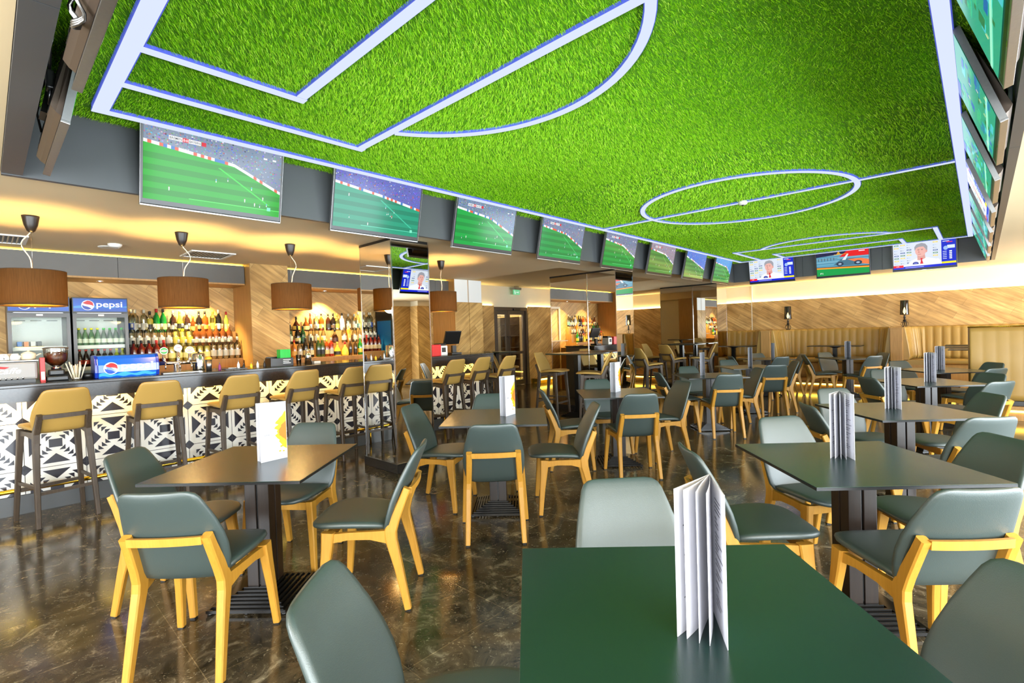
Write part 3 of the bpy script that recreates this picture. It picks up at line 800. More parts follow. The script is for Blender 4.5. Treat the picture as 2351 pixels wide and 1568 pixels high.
def make_chair():
    t = thing('dining_chair', 'x', 'chair', group='green leather dining chairs')
    shell(seat_rings(0)).build('seat', M['leather'], t)
    shell(back_rings(0)).build('backrest', M['leather'], t)
    for s_ in (-1, 1):
        MB().bar([(s_*0.19, -0.245, 0.008, 0.0156, 0.0168), (s_*0.183, -0.202, 0.22, 0.0180, 0.0216), (s_*0.178, -0.168, 0.36, 0.0192, 0.0288), (s_*0.176, -0.164, 0.41, 0.0192, 0.0312), (s_*0.172, -0.186, 0.47, 0.0192, 0.0264), (s_*0.166, -0.232, 0.575, 0.0192, 0.0204), (s_*0.164, -0.255, 0.628, 0.0192, 0.0192)]).build('leg', M['oakleg'], t)
        MB().bar([(s_*0.235, 0.19, 0.008, 0.0156, 0.0156), (s_*0.222, 0.172, 0.2, 0.0180, 0.0204), (s_*0.211, 0.156, 0.34, 0.0204, 0.0276), (s_*0.205, 0.15, 0.424, 0.0216, 0.0324)]).build('leg', M['oakleg'], t)
        MB().box(-0.012, 0.012, -0.012, 0.012, 0, 0.008, 0, Matrix.Translation((s_*0.19, -0.246, 0))).build('foot_glide', M['black'], t)
        MB().box(-0.012, 0.012, -0.012, 0.012, 0, 0.008, 0, Matrix.Translation((s_*0.235, 0.19, 0))).build('foot_glide', M['black'], t)
    ap = MB()
    for s_ in (-1, 1):
        A = [(s_*0.205, 0.14, 0.392, 0.024), (s_*0.197, 0.05, 0.400, 0.019), (s_*0.187, -0.06, 0.396, 0.021), (s_*0.178, -0.15, 0.382, 0.034)]
        ap.loft([[(x+0.011, y, z-d), (x-0.011, y, z-d), (x-0.011, y, z+d), (x+0.011, y, z+d)] for x, y, z, d in A], 0, False)
    ap.box(-0.20, 0.20, 0.145, 0.167, 0.372, 0.418)
    ap.build('apron', M['oakleg'], t)
    rl = MB(); n = 8; R = []
    for i in range(n+1):
        u = -0.15+0.30*i/n; y = -0.262-0.010*(1-(u/0.15)**2)
        R.append([(u, y-0.009, 0.594), (u, y+0.009, 0.594), (u, y+0.004, 0.628), (u, y-0.012, 0.628)])
    rl.loft(R, 0, False); rl.build('back_rail', M['oakleg'], t)
    return t

def make_stool():
    t = thing('bar_stool', 'x', 'bar stool', group='tan leather bar stools')
    shell(seat_rings(0.328, 0.93)).build('seat', M['tan'], t)
    shell(back_rings(0.328, 0.82, 0.93, 0.86)).build('backrest', M['tan'], t)
    F = {}
    for s_ in (-1, 1):
        MB().bar([(s_*0.19, -0.235, 0.0, 0.0150, 0.0163), (s_*0.18, -0.2, 0.33, 0.0175, 0.0200), (s_*0.168, -0.163, 0.66, 0.0200, 0.0275), (s_*0.165, -0.16, 0.735, 0.0200, 0.0300), (s_*0.160, -0.185, 0.79, 0.0200, 0.0238), (s_*0.155, -0.232, 0.885, 0.0187, 0.0187)]).build('leg', M['darkleg'], t)
        MB().bar([(s_*0.22, 0.2, 0.0, 0.0150, 0.0163), (s_*0.203, 0.178, 0.33, 0.0175, 0.0200), (s_*0.185, 0.152, 0.68, 0.0200, 0.0275), (s_*0.182, 0.15, 0.752, 0.0200, 0.0300)]).build('leg', M['darkleg'], t)
        x0, x1 = s_*0.181, s_*0.205
        MB().loft([[(x0-0.008, -0.2, 0.30), (x0+0.008, -0.2, 0.30), (x0+0.008, -0.2, 0.325), (x0-0.008, -0.2, 0.325)], [(x1-0.008, 0.18, 0.30), (x1+0.008, 0.18, 0.30), (x1+0.008, 0.18, 0.325), (x1-0.008, 0.18, 0.325)]], 0, False).build('stretcher', M['darkleg'], t)
    MB().box(-0.19, 0.19, 0.172, 0.192, 0.235, 0.262).build('stretcher', M['darkleg'], t)
    MB().box(-0.175, 0.175, -0.213, -0.197, 0.25, 0.275).build('stretcher', M['darkleg'], t)
    ap = MB()
    for s_ in (-1, 1):
        ap.loft([[(x+0.011, y, z-d), (x-0.011, y, z-d), (x-0.011, y, z+d), (x+0.011, y, z+d)] for x, y, z, d in ((s_*0.183, 0.14, 0.722, 0.022), (s_*0.175, 0.0, 0.726, 0.018), (s_*0.167, -0.14, 0.715, 0.03))], 0, False)
    ap.box(-0.178, 0.178, 0.143, 0.163, 0.70, 0.744)
    ap.build('apron', M['darkleg'], t)
    R = []
    for i in range(9):
        u = -0.142+0.284*i/8; y = -0.238-0.009*(1-(u/0.142)**2)
        R.append([(u, y-0.009, 0.851), (u, y+0.008, 0.851), (u, y+0.004, 0.885), (u, y-0.011, 0.885)])
    MB().loft(R, 0, False).build('back_rail', M['darkleg'], t)
    return t

def make_table():
    t = thing('dining_table', 'x', 'table', group='square dining tables')
    tp = MB(); tp.box(-0.4, 0.4, -0.4, 0.4, 0.747, 0.75)
    tp.build('tabletop', M['laminate'], t, bevel=0.0008, seg=1)
    MB().box(-0.4, 0.4, -0.4, 0.4, 0.7355, 0.7468).build('underside_edge', M['lamedge'], t)
    for sx in (-1, 1):
        for sy in (-1, 1):
            MB().cbox((sx*0.036, sy*0.036, 0.40), (0.062, 0.062, 0.66)).build('post', M['post'], t, bevel=0.003)
    MB().box(-0.012, 0.012, -0.058, 0.058, 0.08, 0.73).build('core_plate', M['lamedge'], t)
    MB().box(-0.16, 0.16, -0.16, 0.16, 0.728, 0.7354).build('top_bracket', M['lamedge'], t)
    b = MB()
    for i in range(8):
        hw = 0.21-0.0215*i; z = 0.012+0.0095*i; w = 0.012
        b.box(-hw, hw, -hw, -hw+w, z, z+0.015); b.box(-hw, hw, hw-w, hw, z, z+0.015)
        b.box(-hw, -hw+w, -hw+w, hw-w, z, z+0.015); b.box(hw-w, hw, -hw+w, hw-w, z, z+0.015)
    b.box(-0.205, 0.205, -0.006, 0.006, 0.004, 0.02); b.box(-0.006, 0.006, -0.205, 0.205, 0.004, 0.02)
    b.box(-0.055, 0.055, -0.055, 0.055, 0.07, 0.085)
    b.build('base', M['slat'], t)
    for sx in (-1, 1):
        for sy in (-1, 1): MB().lathe([(0.014, 0), (0.014, 0.012)], 10, (sx*0.195, sy*0.195, 0)).build('glide', M['black'], t)
    return t

TC = {'T0': (.365, 1.137), 'T1': (-1.499, 2.72), 'T2': (-.272, 4.036), 'T3': (1.565, 2.468), 'T4': (.943, 5.37), 'T5': (2.53, 7.08), 'T6': (3.66, 8.42), 'T7': (4.88, 10.38), 'T8': (6.25, 9.95), 'R2': (2.80, 3.86), 'R3': (4.39, 5.64), 'R4': (5.62, 6.95)}
TN = {'T0': 'the nearest table', 'T1': 'the first table by the bar stools', 'T2': 'the second table in the bar row', 'T4': 'the third table in the bar row', 'T5': 'the fourth table in the bar row', 'T6': 'the fifth table in the bar row', 'T7': 'the last table in the bar row', 'T3': 'the second table in the window row', 'R2': 'the third table in the window row', 'R3': 'the fourth table in the window row', 'R4': 'the last table in the window row', 'T8': 'the lone table before the booths'}
tab = make_table(); first = True
for k, (x, y) in TC.items():
    px, py = t2r(x, y)
    lab = 'square dark green dining table, ' + TN[k][4:] + (' with a menu' if k not in ('T0',) else ' to the camera')
    if k == 'T0': lab = 'large looking dark green square table nearest the camera'
    if first:
        tab.location = (px, py, 0); tab.rotation_euler = (0, 0, TA); tab['label'] = lab; first = False
    else: dup(tab, (px, py, 0), (0, 0, TA), lab)

CH = {'T1f':(-1.522,2.241,3.7),'T1l':(-1.964,2.721,-87.0),'T1b':(-1.555,3.187,174.5),'T1r':(-0.912,2.728,92.4),'T2l':(-0.743,4.195,-103.6),'T2f':(-0.268,3.568,4.3),'T2r':(0.243,4.084,92.7),'T2b':(-0.367,4.649,181.8),'T0l':(-0.232,1.197,-87.7),'T0b':(0.381,1.682,185.5),'T0r':(0.856,1.129,91.0),'T3l':(1.085,2.500,-90.3),'T3b':(1.682,2.981,192.8),'T3f':(1.569,2.097,1.6),'T3r':(2.071,2.577,88.1),'T4l':(0.430,5.284,-84.5),'T4b':(0.896,5.839,192.4),'T4f':(1.008,4.943,5.0),'T4r':(1.451,5.586,105.3),'T5l':(2.088,7.003,-84.7),'T5b':(2.570,7.567,198.6),'T5f':(2.527,6.681,-0.9),'T5r':(2.976,7.208,88.8),'T6b':(3.688,8.804,196.9),'T6f':(3.767,8.047,-1.2),'T6r':(4.124,8.431,80.8),'T7l':(4.467,10.285,-94.0),'T7b':(5.101,10.832,193.7),'T7f':(4.775,9.974,12.2),'T7r':(5.290,10.446,79.5),'T8l':(5.855,10.078,-105.6),'T8b':(6.315,10.430,192.4),'T8f':(6.194,9.470,12.0),'T8r':(6.682,10.021,90.2),'R2l':(2.370,3.734,-99.2),'R2b':(2.838,4.370,189.6),'R2f':(2.797,3.406,1.7),'R2r':(3.375,4.116,80.5),'R3l':(4.002,5.566,-90.2),'R3b':(4.482,6.128,185.0),'R3f':(4.435,5.164,10.7),'R3r':(4.798,5.623,91.0),'R4b':(5.663,7.466,186.5),'R4f':(5.576,6.460,11.6),'R4r':(6.062,7.021,87.9)}
SIDE = {'f': 'with its back to the camera at ', 'b': 'facing the camera at ', 'l': 'on the bar side of ', 'r': 'on the window side of '}
chair = make_chair(); first = True
for k, (x, y, a) in CH.items():
    if k[:2] in ('T5', 'T6', 'T7', 'T8', 'R4'):     # keep the seats clear of each other under the table
        cx, cy = TC[k[:2]]; mn = 0.45
        if k[2] == 'f': y = min(y, cy-mn)
        if k[2] == 'b': y = max(y, cy+mn)
        if k[2] == 'l': x = min(x, cx-mn)
        if k[2] == 'r': x = max(x, cx+mn)
    px, py = t2r(x, y)
    lab = 'green chair ' + SIDE[k[2]] + TN[k[:2]]
    if first:
        chair.location = (px, py, 0); chair.rotation_euler = (0, 0, TA+math.radians(a)); chair['label'] = lab; first = False
    else: dup(chair, (px, py, 0), (0, 0, TA+math.radians(a)), lab)

SS = [(-5.65, .394, 101, 'tan bar stool at the bar in front of the coffee machine'), (-5.70, 1.098, 88, 'tan bar stool at the bar in front of the blue drinks dispenser'),
      (-5.70, 1.777, 93.1, 'tan bar stool at the bar in front of the silver shaker'), (-5.70, 2.409, 96.3, 'tan bar stool at the bar in front of the black straw caddy'),
      (-5.64, 3.018, 90.8, 'tan bar stool tucked against the first mirror pillar'), (-5.58, 4.496, 94.6, 'tan bar stool just past the first mirror pillar, by the red box'),
      (-5.634, 5.047, 97.3, 'tan bar stool last but one at the far bar end'), (-5.512, 5.48, 98.4, 'tan bar stool at the very end of the bar'),
      (-5.30, 6.60, -80, 'tan bar stool facing across the high table, on its bar side'), (-4.42, 6.52, 118, 'tan bar stool turned to the high table, on its dining side'),
      (-4.55, 8.5, -20, 'tan bar stool standing behind the wide mirror pillar'), (-4.884, 10.258, -19.4, 'tan bar stool with its back to us at the far high table'),
      (-5.55, 10.75, -86, 'tan bar stool on the door side of the far high table'), (-4.433, 10.70, 118, 'tan bar stool on the dining side of the far high table'),
      (-6.75, 6.95, -50, 'tan bar stool by the small high table past the bar end')]
stool = make_stool(); first = True
for x, y, a, lab in SS:
    if first: stool.location = (x, y, 0); stool.rotation_euler = (0, 0, math.radians(a)); stool['label'] = lab; first = False
    else: dup(stool, (x, y, 0), (0, 0, math.radians(a)), lab)

def high_table(x, y, lab, w=0.9, d=0.6):
    t = thing('high_table', lab, 'table', (x, y, 0), group='high bar tables')
    MB().box(-w/2, w/2, -d/2, d/2, 1.045, 1.06).build('tabletop', M['laminate'], t, bevel=0.002)
    MB().box(-w/2+0.001, w/2-0.001, -d/2+0.001, d/2-0.001, 1.038, 1.0445).build('underside_edge', M['lamedge'], t)
    MB().cbox((0, 0, 0.52), (0.085, 0.085, 1.035)).build('post', M['blackmetal'], t, bevel=0.004)
    b = MB()
    for i in range(6):
        hw = 0.22-0.026*i; z = 0.006+0.01*i
        b.box(-hw, hw, -hw, -hw+0.014, z, z+0.014); b.box(-hw, hw, hw-0.014, hw, z, z+0.014); b.box(-hw, -hw+0.014, -hw+0.014, hw-0.014, z, z+0.014); b.box(hw-0.014, hw, -hw+0.014, hw-0.014, z, z+0.014)
    b.box(-0.21, 0.21, -0.01, 0.01, 0, 0.02)
    b.build('base', M['slat'], t)
high_table(-4.99, 6.89, 'black high table against the wide mirror pillar')
high_table(-5.12, 11.22, 'black high table against the last mirror pillar')
high_table(-7.3, 7.25, 'small black high table past the bar end by the column', 0.7, 0.5)
# ================================================================== THE BAR
BY0, BY1 = -1.6, 5.77
bar = thing('bar_counter', 'long bar counter with black and white patterned tiles and dark granite top', 'bar counter', (0, 0, 0))
MB().box(-6.62, -5.86, BY0, BY1, 1.085, 1.115).build('countertop', M['granite'], bar, bevel=0.006)
q = MB(); yy = BY0
while yy < BY1-0.01:
    ye = min(yy+1.75, BY1); q.box(-5.895, -5.87, yy, ye, 0.965, 1.0875); yy = ye
q.box(-6.0, -5.896, BY1-0.025, BY1, 0.1, 1.084)
q.build('fascia', M['granite'], bar)
MB().box(-6.6, -6.016, BY0, BY1-0.026, 0.0, 1.084).build('carcass', M['header'], bar)
MB().box(-6.6, -6.016, BY1-0.025, BY1, 0.0, 1.084).build('end_panel', M['header'], bar)
MB().box(-6.015, -5.99, BY0, BY1-0.026, 0.0, 0.16).build('plinth', M['panel'], bar)
MB().box(-5.915, -5.897, BY0, BY1-0.03, 0.985, 1.0).build('light_line', M['ledbar'], bar)
MB().tube([(-5.955, BY0, 0.215), (-5.955, BY1-0.05, 0.215)], 0.019, 12).build('foot_rail', M['gold'], bar)
y = -1.4
while y < BY1:
    MB().tube([(-5.955, y, 0.215), (-5.955, y, 0.0)], 0.012, 8).build('rail_post', M['gold'], bar)
    y += 1.235
# patterned tiles: white glazed squares with a dark kilim motif
TW = 0.408; Y00 = 0.21; XT = -6.0
tm = MB()
WH, BK = rgb(232, 232, 228), rgb(36, 34, 44)
def tile(y0, z0, zlo, zhi):
    def P(pts):
        out = [(y0+u*TW, z0+v*TW) for u, v in pts]
        def clip(poly, f, inter):
            r = []
            for i in range(len(poly)):
                a, b_ = poly[i], poly[(i+1) % len(poly)]
                fa, fb = f(a), f(b_)
                if fa >= 0: r.append(a)
                if (fa >= 0) != (fb >= 0):
                    t_ = fa/(fa-fb); r.append((a[0]+(b_[0]-a[0])*t_, a[1]+(b_[1]-a[1])*t_))
            return r
        out = clip(out, lambda p: p[1]-zlo, 0)
        if len(out) > 2: out = clip(out, lambda p: zhi-p[1], 0)
        if len(out) > 2: out = clip(out, lambda p: (BY1-0.027)-p[0], 0)
        return out
    g = 0.006
    r = P([(g, g), (1-g, g), (1-g, 1-g), (g, 1-g)])
    if len(r) < 3: return
    tm.poly([(XT, a, b_) for a, b_ in r], 0, WH)
    sh = []
    sh.append([(0.39, 0.41), (0.61, 0.41), (0.61, 0.59), (0.39, 0.59)])
    tri = [(0.27, 0.075), (0.73, 0.075), (0.5, 0.275)]
    c = [(g, g), (0.11, g), (g, 0.11)]
    saw = []
    for i in range(4):
        a = 0.15+0.064*i
        saw.append([(a, a), (a+0.105, a), (a, a+0.105)])
    base = [tri, c]+saw
    for k in range(4):
        for s_ in base:
            o = []
            for u, v in s_:
                u2, v2 = u-0.5, v-0.5
                for _ in range(k): u2, v2 = -v2, u2
                o.append((u2+0.5, v2+0.5))
            sh.append(o)
    for s_ in sh:
        r = P(s_)
        if len(r) > 2: tm.poly([(XT+0.0008, a, b_) for a, b_ in r], 0, BK)
yb = Y00-5*TW
while yb < BY1:
    for zb in (0.775, 0.367, -0.041): tile(yb, zb, 0.163, 1.06)
    yb += TW
M['tile'] = attr_mat('glazed_tile', 0, 0.22, 0.5)
MB().box(-6.0145, -6.0006, BY0, BY1-0.027, 0.162, 1.06).build('tile_bed', M['lamedge'], bar)
tm.build('tile_front', M['tile'], bar, color=True)

# back counter with stepped shelves
bc = thing('back_counter', 'low counter under the bottle shelves behind the bar', 'counter', (0, 0, 0))
MB().box(-7.64, -7.2, 1.18, 2.42, 0.0, 1.03).build('carcass', M['wood_plain'], bc)
MB().box(-7.64, -7.2, 2.935, 4.6, 0.0, 1.03).build('carcass', M['wood_plain'], bc)
def shelves(y0, y1, zs, lab):
    t = thing('stepped_shelf', lab, 'shelf', (0, 0, 0), group='stepped bottle shelves')
    xs = (-7.645, -7.555, -7.465, -7.30)
    for i, z in enumerate(zs):
        MB().box(xs[i], xs[i+1], y0, y1, 1.031, z).build('step', M['wood_plain'], t)
        MB().box(xs[i+1]-0.012, xs[i+1]-0.002, y0, y1, z-0.02, z-0.012).build('light_line', M['ledwarm'], t)
    return t
shelves(1.19, 2.415, (1.565, 1.385, 1.20), 'stepped oak bottle shelf between the fridges and the column')
shelves(2.94, 4.38, (1.555, 1.36, 1.15), 'stepped oak bottle shelf past the column')

# ------------------------------------------------------------------ bottles
BP = {
 'wine': [(0.034, 0), (0.036, 0.01), (0.036, 0.17), (0.031, 0.20), (0.015, 0.235), (0.013, 0.285)],
 'round': [(0.036, 0), (0.038, 0.012), (0.038, 0.155), (0.034, 0.18), (0.016, 0.205), (0.013, 0.255)],
 'vodka': [(0.033, 0), (0.035, 0.01), (0.035, 0.19), (0.030, 0.212), (0.014, 0.225), (0.013, 0.275)],
 'squat': [(0.050, 0), (0.053, 0.01), (0.050, 0.085), (0.030, 0.125), (0.014, 0.15), (0.013, 0.205)],
 'cone': [(0.046, 0), (0.046, 0.012), (0.034, 0.13), (0.018, 0.19), (0.012, 0.26)],
 'belly': [(0.034, 0), (0.041, 0.03), (0.042, 0.12), (0.036, 0.175), (0.016, 0.205), (0.013, 0.265)],
 'slim': [(0.025, 0), (0.027, 0.01), (0.027, 0.15), (0.022, 0.18), (0.011, 0.21), (0.010, 0.26)],
}
GC = {}
def gmat(col, clear):
    k = (col, clear)
    if k not in GC:
        if clear: GC[k] = glass('tinted_bottle_glass', lin3(col), 0.12)
        else: GC[k] = pm('dark_bottle_glass', rgb(*col), 0.1, spec=0.7)
    return GC[k]
def lin3(c): return (lin(c[0]), lin(c[1]), lin(c[2]), 1)
LM = {}
def lmat(col):
    if col not in LM: LM[col] = pm('bottle_paper', rgb(*col), 0.5)
    return LM[col]
BPROTO = {}
CNAME = {}
def bottle(kind, glassc, clear, labelc, capc, liquid, x, y, z, label, group):
    key = (kind, glassc, clear, labelc, capc, liquid)
    if key not in BPROTO:
        t = thing('spirit_bottle', label, 'bottle', (x, y, z), group=group)
        p = BP[kind]
        MB().lathe(p, 16).build('glass_body', gmat(glassc, clear), t)
        if liquid: MB().lathe([(max(0.005, r-0.003), zz) for r, zz in p[:4] if zz < 0.2] , 14).build('liquid', pm('bottle_liquid', rgb(*liquid), 0.25), t) if True else None
        r0 = p[2][0]; zt = p[2][1]
        zl = 0.03 if kind != 'squat' else 0.02
        r_a = max(r for r, zz in p)
        if kind == 'cone': MB().lathe([(0.0435, 0.035), (0.0365, 0.115)], 16, cap=False).build('paper_label', lmat(labelc), t)
        elif kind == 'squat': MB().lathe([(0.0535, 0.02), (0.0515, 0.075)], 16, cap=False).build('paper_label', lmat(labelc), t)
        else: MB().lathe([(r_a+0.0006, 0.04), (r_a+0.0006, 0.04+zt*0.42)], 16, cap=False).build('paper_label', lmat(labelc), t)
        rn, zn = p[-1]
        MB().lathe([(rn+0.0015, zn-0.03), (rn+0.0015, zn+0.012), (rn-0.002, zn+0.016)], 12).build('cap', lmat(capc), t)
        BPROTO[key] = t
    else: dup(BPROTO[key], (x, y, z), (0, 0, 0), label, group)
ORD = ['first', 'second', 'third', 'fourth', 'fifth', 'sixth', 'seventh', 'eighth', 'ninth', 'tenth', 'eleventh', 'twelfth', 'thirteenth', 'fourteenth', 'fifteenth', 'sixteenth', 'seventeenth']
W_, G_, D_, Y_, R_, A_ = (196, 190, 168), (24, 96, 36), (22, 18, 16), (226, 196, 60), (176, 28, 24), (120, 58, 16)
CL = (236, 238, 226)
def row(lst, x, z, where, group):
    for i, (y, kind, gc, cl, lc, cc, liq, txt) in enumerate(lst):
        bottle(kind, gc, cl, lc, cc, liq, x, y, z, '%s, %s along the %s' % (txt, ORD[i], where), group)
clear = lambda y, k='vodka', lab=W_, cap=W_, liq=None, txt='clear glass bottle with white label': (y, k, CL, True, lab, cap, liq, txt)
row([clear(1.26, 'vodka', (60, 90, 170), W_, None, 'clear bottle with blue and white label'), clear(1.295), clear(1.385), (1.445, 'round', CL, True, D_, D_, (226, 200, 80), 'yellow bottle with black label'),
     (1.515, 'wine', (20, 110, 40), False, (232, 214, 160), R_, None, 'green vermouth bottle with red cap'), (1.585, 'wine', (20, 104, 40), False, (236, 206, 120), D_, None, 'green vermouth bottle with dark cap'),
     (1.69, 'belly', (40, 24, 20), False, W_, W_, None, 'dark brown bottle with white label'), (1.765, 'cone', (200, 190, 50), False, D_, Y_, None, 'yellow cone shaped bottle'),
     (1.845, 'belly', (42, 24, 22), False, W_, W_, None, 'dark brown round shouldered bottle'), (1.915, 'squat', (72, 38, 14), False, (236, 200, 70), Y_, None, 'squat brown bottle with yellow cap'),
     (1.985, 'belly', (20, 16, 18), False, (150, 120, 80), D_, None, 'black cream liqueur bottle'), (2.055, 'belly', (120, 52, 16), False, (236, 180, 60), D_, None, 'amber liqueur bottle with orange label'),
     (2.15, 'vodka', CL, True, (240, 196, 60), Y_, (236, 196, 70), 'golden yellow bottle'), (2.22, 'wine', (16, 16, 16), False, W_, W_, None, 'black bottle with white label'), (2.315, 'slim', (190, 210, 70), False, (236, 226, 120), R_, None, 'slim lime green bottle with red cap')],
    -7.60, 1.566, 'top shelf beside the fridge', 'bottles on the top shelf beside the fridge')
row([(1.245+0.0755*i, 'vodka', CL, True, W_ if i < 6 else (236, 206, 70), W_, None if i < 6 else (226, 196, 90), 'clear vodka bottle with white label' if i < 6 else 'straw coloured bottle with yellow label') for i in range(9)] +
    [(1.925+0.0785*i, 'belly', (104, 56, 24), False, W_, (200, 150, 90), None, 'amber rum bottle with white label') for i in range(6)],
    -7.51, 1.386, 'middle shelf beside the fridge', 'bottles on the middle shelf beside the fridge')
row([(1.235+0.076*i, 'round', (92, 22, 14), False, (226, 200, 150), R_ if i > 2 else D_, None, 'dark red bottle with pale label') for i in range(5)] +
    [(1.62+0.078*i, 'round', CL, True, (240, 226, 140), W_, (236, 206, 90), 'pale yellow bottle with cream label') for i in range(6)] +
    [(2.09+0.073*i, 'vodka', CL, True, W_, W_, None, 'clear bottle with red and blue badge label') for i in range(5)],
    -7.40, 1.201, 'lowest shelf beside the fridge', 'bottles on the lowest shelf beside the fridge')
row([(3.15, 'cone', (110, 46, 20), False, W_, W_, None, 'cone shaped whisky bottle'), (3.28, 'squat', (60, 26, 12), False, (226, 190, 70), D_, None, 'squat dark brandy bottle'), (3.43, 'squat', (96, 50, 20), False, (240, 220, 120), (206, 160, 60), None, 'squat cognac bottle with gold stopper'), (3.50, 'slim', (120, 56, 30), False, W_, R_, None, 'slim bottle with dark red stopper'),
     clear(3.60, 'round'), (3.68, 'round', (150, 60, 16), False, (240, 220, 90), D_, None, 'whisky bottle with yellow label'), (3.79, 'round', (44, 20, 12), False, (30, 26, 24), D_, None, 'square looking black label whiskey bottle'), (3.875, 'belly', (20, 14, 14), False, (70, 50, 30), D_, None, 'black liqueur bottle'), (3.94, 'round', CL, True, (240, 200, 60), Y_, (236, 196, 70), 'golden bottle with yellow label'),
     (4.03, 'belly', (240, 240, 236), False, (250, 250, 246), D_, None, 'opaque white coconut liqueur bottle'), clear(4.14, 'round'), clear(4.25, 'round'), clear(4.315, 'wine', (90, 140, 130), W_)],
    -7.60, 1.556, 'top shelf past the column', 'bottles on the top shelf past the column')
row([(3.145, 'vodka', (170, 214, 206), True, W_, D_, None, 'pale blue gin bottle'), (3.255, 'belly', (20, 18, 16), False, (214, 190, 110), D_, None, 'black herb liqueur bottle'), (3.335, 'round', (14, 52, 26), False, (40, 90, 50), D_, None, 'dark green bottle'),
     clear(3.46), clear(3.555), clear(3.66, 'cone'), (3.85, 'squat', CL, True, (60, 22, 12), D_, (120, 44, 14), 'wide cognac decanter with dark band'), clear(4.01, 'round'), (4.09, 'vodka', (236, 140, 50), False, (240, 160, 70), W_, None, 'tall orange bottle'), clear(4.2, 'round'), clear(4.29, 'slim')],
    -7.51, 1.361, 'middle shelf past the column', 'bottles on the middle shelf past the column')
row([(3.15, 'round', (180, 110, 40), False, (226, 180, 90), R_, None, 'amber bottle with red cap'), clear(3.235, 'round'), (3.32, 'wine', (30, 26, 20), False, (220, 190, 110), D_, None, 'black bottle with cream label'), (3.41, 'wine', (30, 26, 22), False, (226, 210, 150), D_, None, 'black bottle with slanted label'),
     (3.52, 'wine', (50, 74, 30), False, (30, 30, 26), Y_, None, 'green whisky bottle with black label'), (3.585, 'wine', (70, 80, 30), False, (26, 24, 24), Y_, None, 'olive whisky bottle with black label'), (3.655, 'round', (140, 60, 20), False, (226, 200, 120), Y_, None, 'amber whisky bottle with cream label'), (3.73, 'vodka', (150, 40, 24), False, W_, W_, None, 'red and white label whisky bottle'),
     (3.83, 'squat', (230, 190, 60), False, (40, 34, 30), (200, 170, 60), None, 'squat golden tequila bottle'), (3.96, 'squat', (236, 206, 80), False, (240, 210, 70), R_, None, 'square yellow bottle with red stopper'), (4.05, 'slim', (60, 40, 20), False, D_, W_, None, 'small dark bottle with oval label'), (4.14, 'slim', (64, 42, 22), False, D_, W_, None, 'small dark bottle with black label'), (4.225, 'round', (30, 110, 40), False, (240, 196, 50), (40, 120, 50), None, 'green bottle with yellow label')],
    -7.40, 1.151, 'lowest shelf past the column', 'bottles on the lowest shelf past the column')

# ------------------------------------------------------------------ brand lettering helpers
def globe(mb, cy, cz, r, X, sgn=1, M_=None):
    """round red white and blue badge in the plane x = X, y to the right"""
    def disc(rr, col, lift):
        mb.poly([(X+lift, cy+rr*math.cos(2*PI*k/40), cz+rr*math.sin(2*PI*k/40)) for k in range(40)], 0, col)
    disc(r*1.1, rgb(240, 244, 250), 0.0010)
    R0 = r*0.98
    tl = math.radians(-28)
    def seg(f_lo, f_hi, col):
        # area of the disc between two wavy lines in a frame turned by tl
        pts = []
        n = 28
        for i in range(n+1):
            u = -1+2*i/n; pts.append((u, f_lo(u)))
        for i in range(n, -1, -1):
            u = -1+2*i/n; pts.append((u, f_hi(u)))
        out = []
        for u, v in pts:
            rr = math.hypot(u, v)
            if rr > 1: u, v = u/rr, v/rr
            a = u*math.cos(tl)-v*math.sin(tl); b_ = u*math.sin(tl)+v*math.cos(tl)
            out.append((X+0.0018, cy+a*R0, cz+b_*R0))
        mb.poly(out, 0, col)
    seg(lambda u: 0.16+0.16*math.sin(u*2.4), lambda u: 1.5, rgb(222, 36, 40))
    seg(lambda u: -1.5, lambda u: -0.42+0.10*math.sin(u*2.6+0.8), rgb(20, 70, 180))

def letter_yz(mb, body, X, y0, z0, hgt, col, bold=0.02, fit=None):
    vs, fs, w, hh = text_mesh(body, 1.0, bold)
    xh = [v for v in vs]
    k = hgt/hh; kx = k if not fit else fit/w
    mb.add([(X, y0+a*kx, z0+b_*k) for a, b_ in vs], fs, 0, False, col)

BLUE, DEEP, SKY = rgb(24, 96, 206), rgb(14, 58, 160), rgb(66, 160, 222)
def blue_panel(mb, X, y0, y1, z0, z1):
    n = 10
    for i in range(n):
        a, b_ = z0+(z1-z0)*i/n, z0+(z1-z0)*(i+1)/n
        f = i/(n-1); c = tuple(BLUE[j]*(0.75+0.5*(1-abs(f-0.45)))*0.9 for j in range(3))+(1,)
        mb.poly([(X, y0, a), (X, y1, a), (X, y1, b_), (X, y0, b_)], 0, c)
    zc = z0+(z1-z0)*0.36; w = (y1-y0)
    wave = []
    for i in range(21):
        u = i/20; wave.append((X+0.0006, y0+w*u, zc+(z1-z0)*(0.10*math.sin(u*7)+0.02)))
    for i in range(20, -1, -1):
        u = i/20; wave.append((X+0.0006, y0+w*u, zc-(z1-z0)*(0.05+0.05*math.sin(u*5+1))))
    mb.poly(wave, 0, SKY)

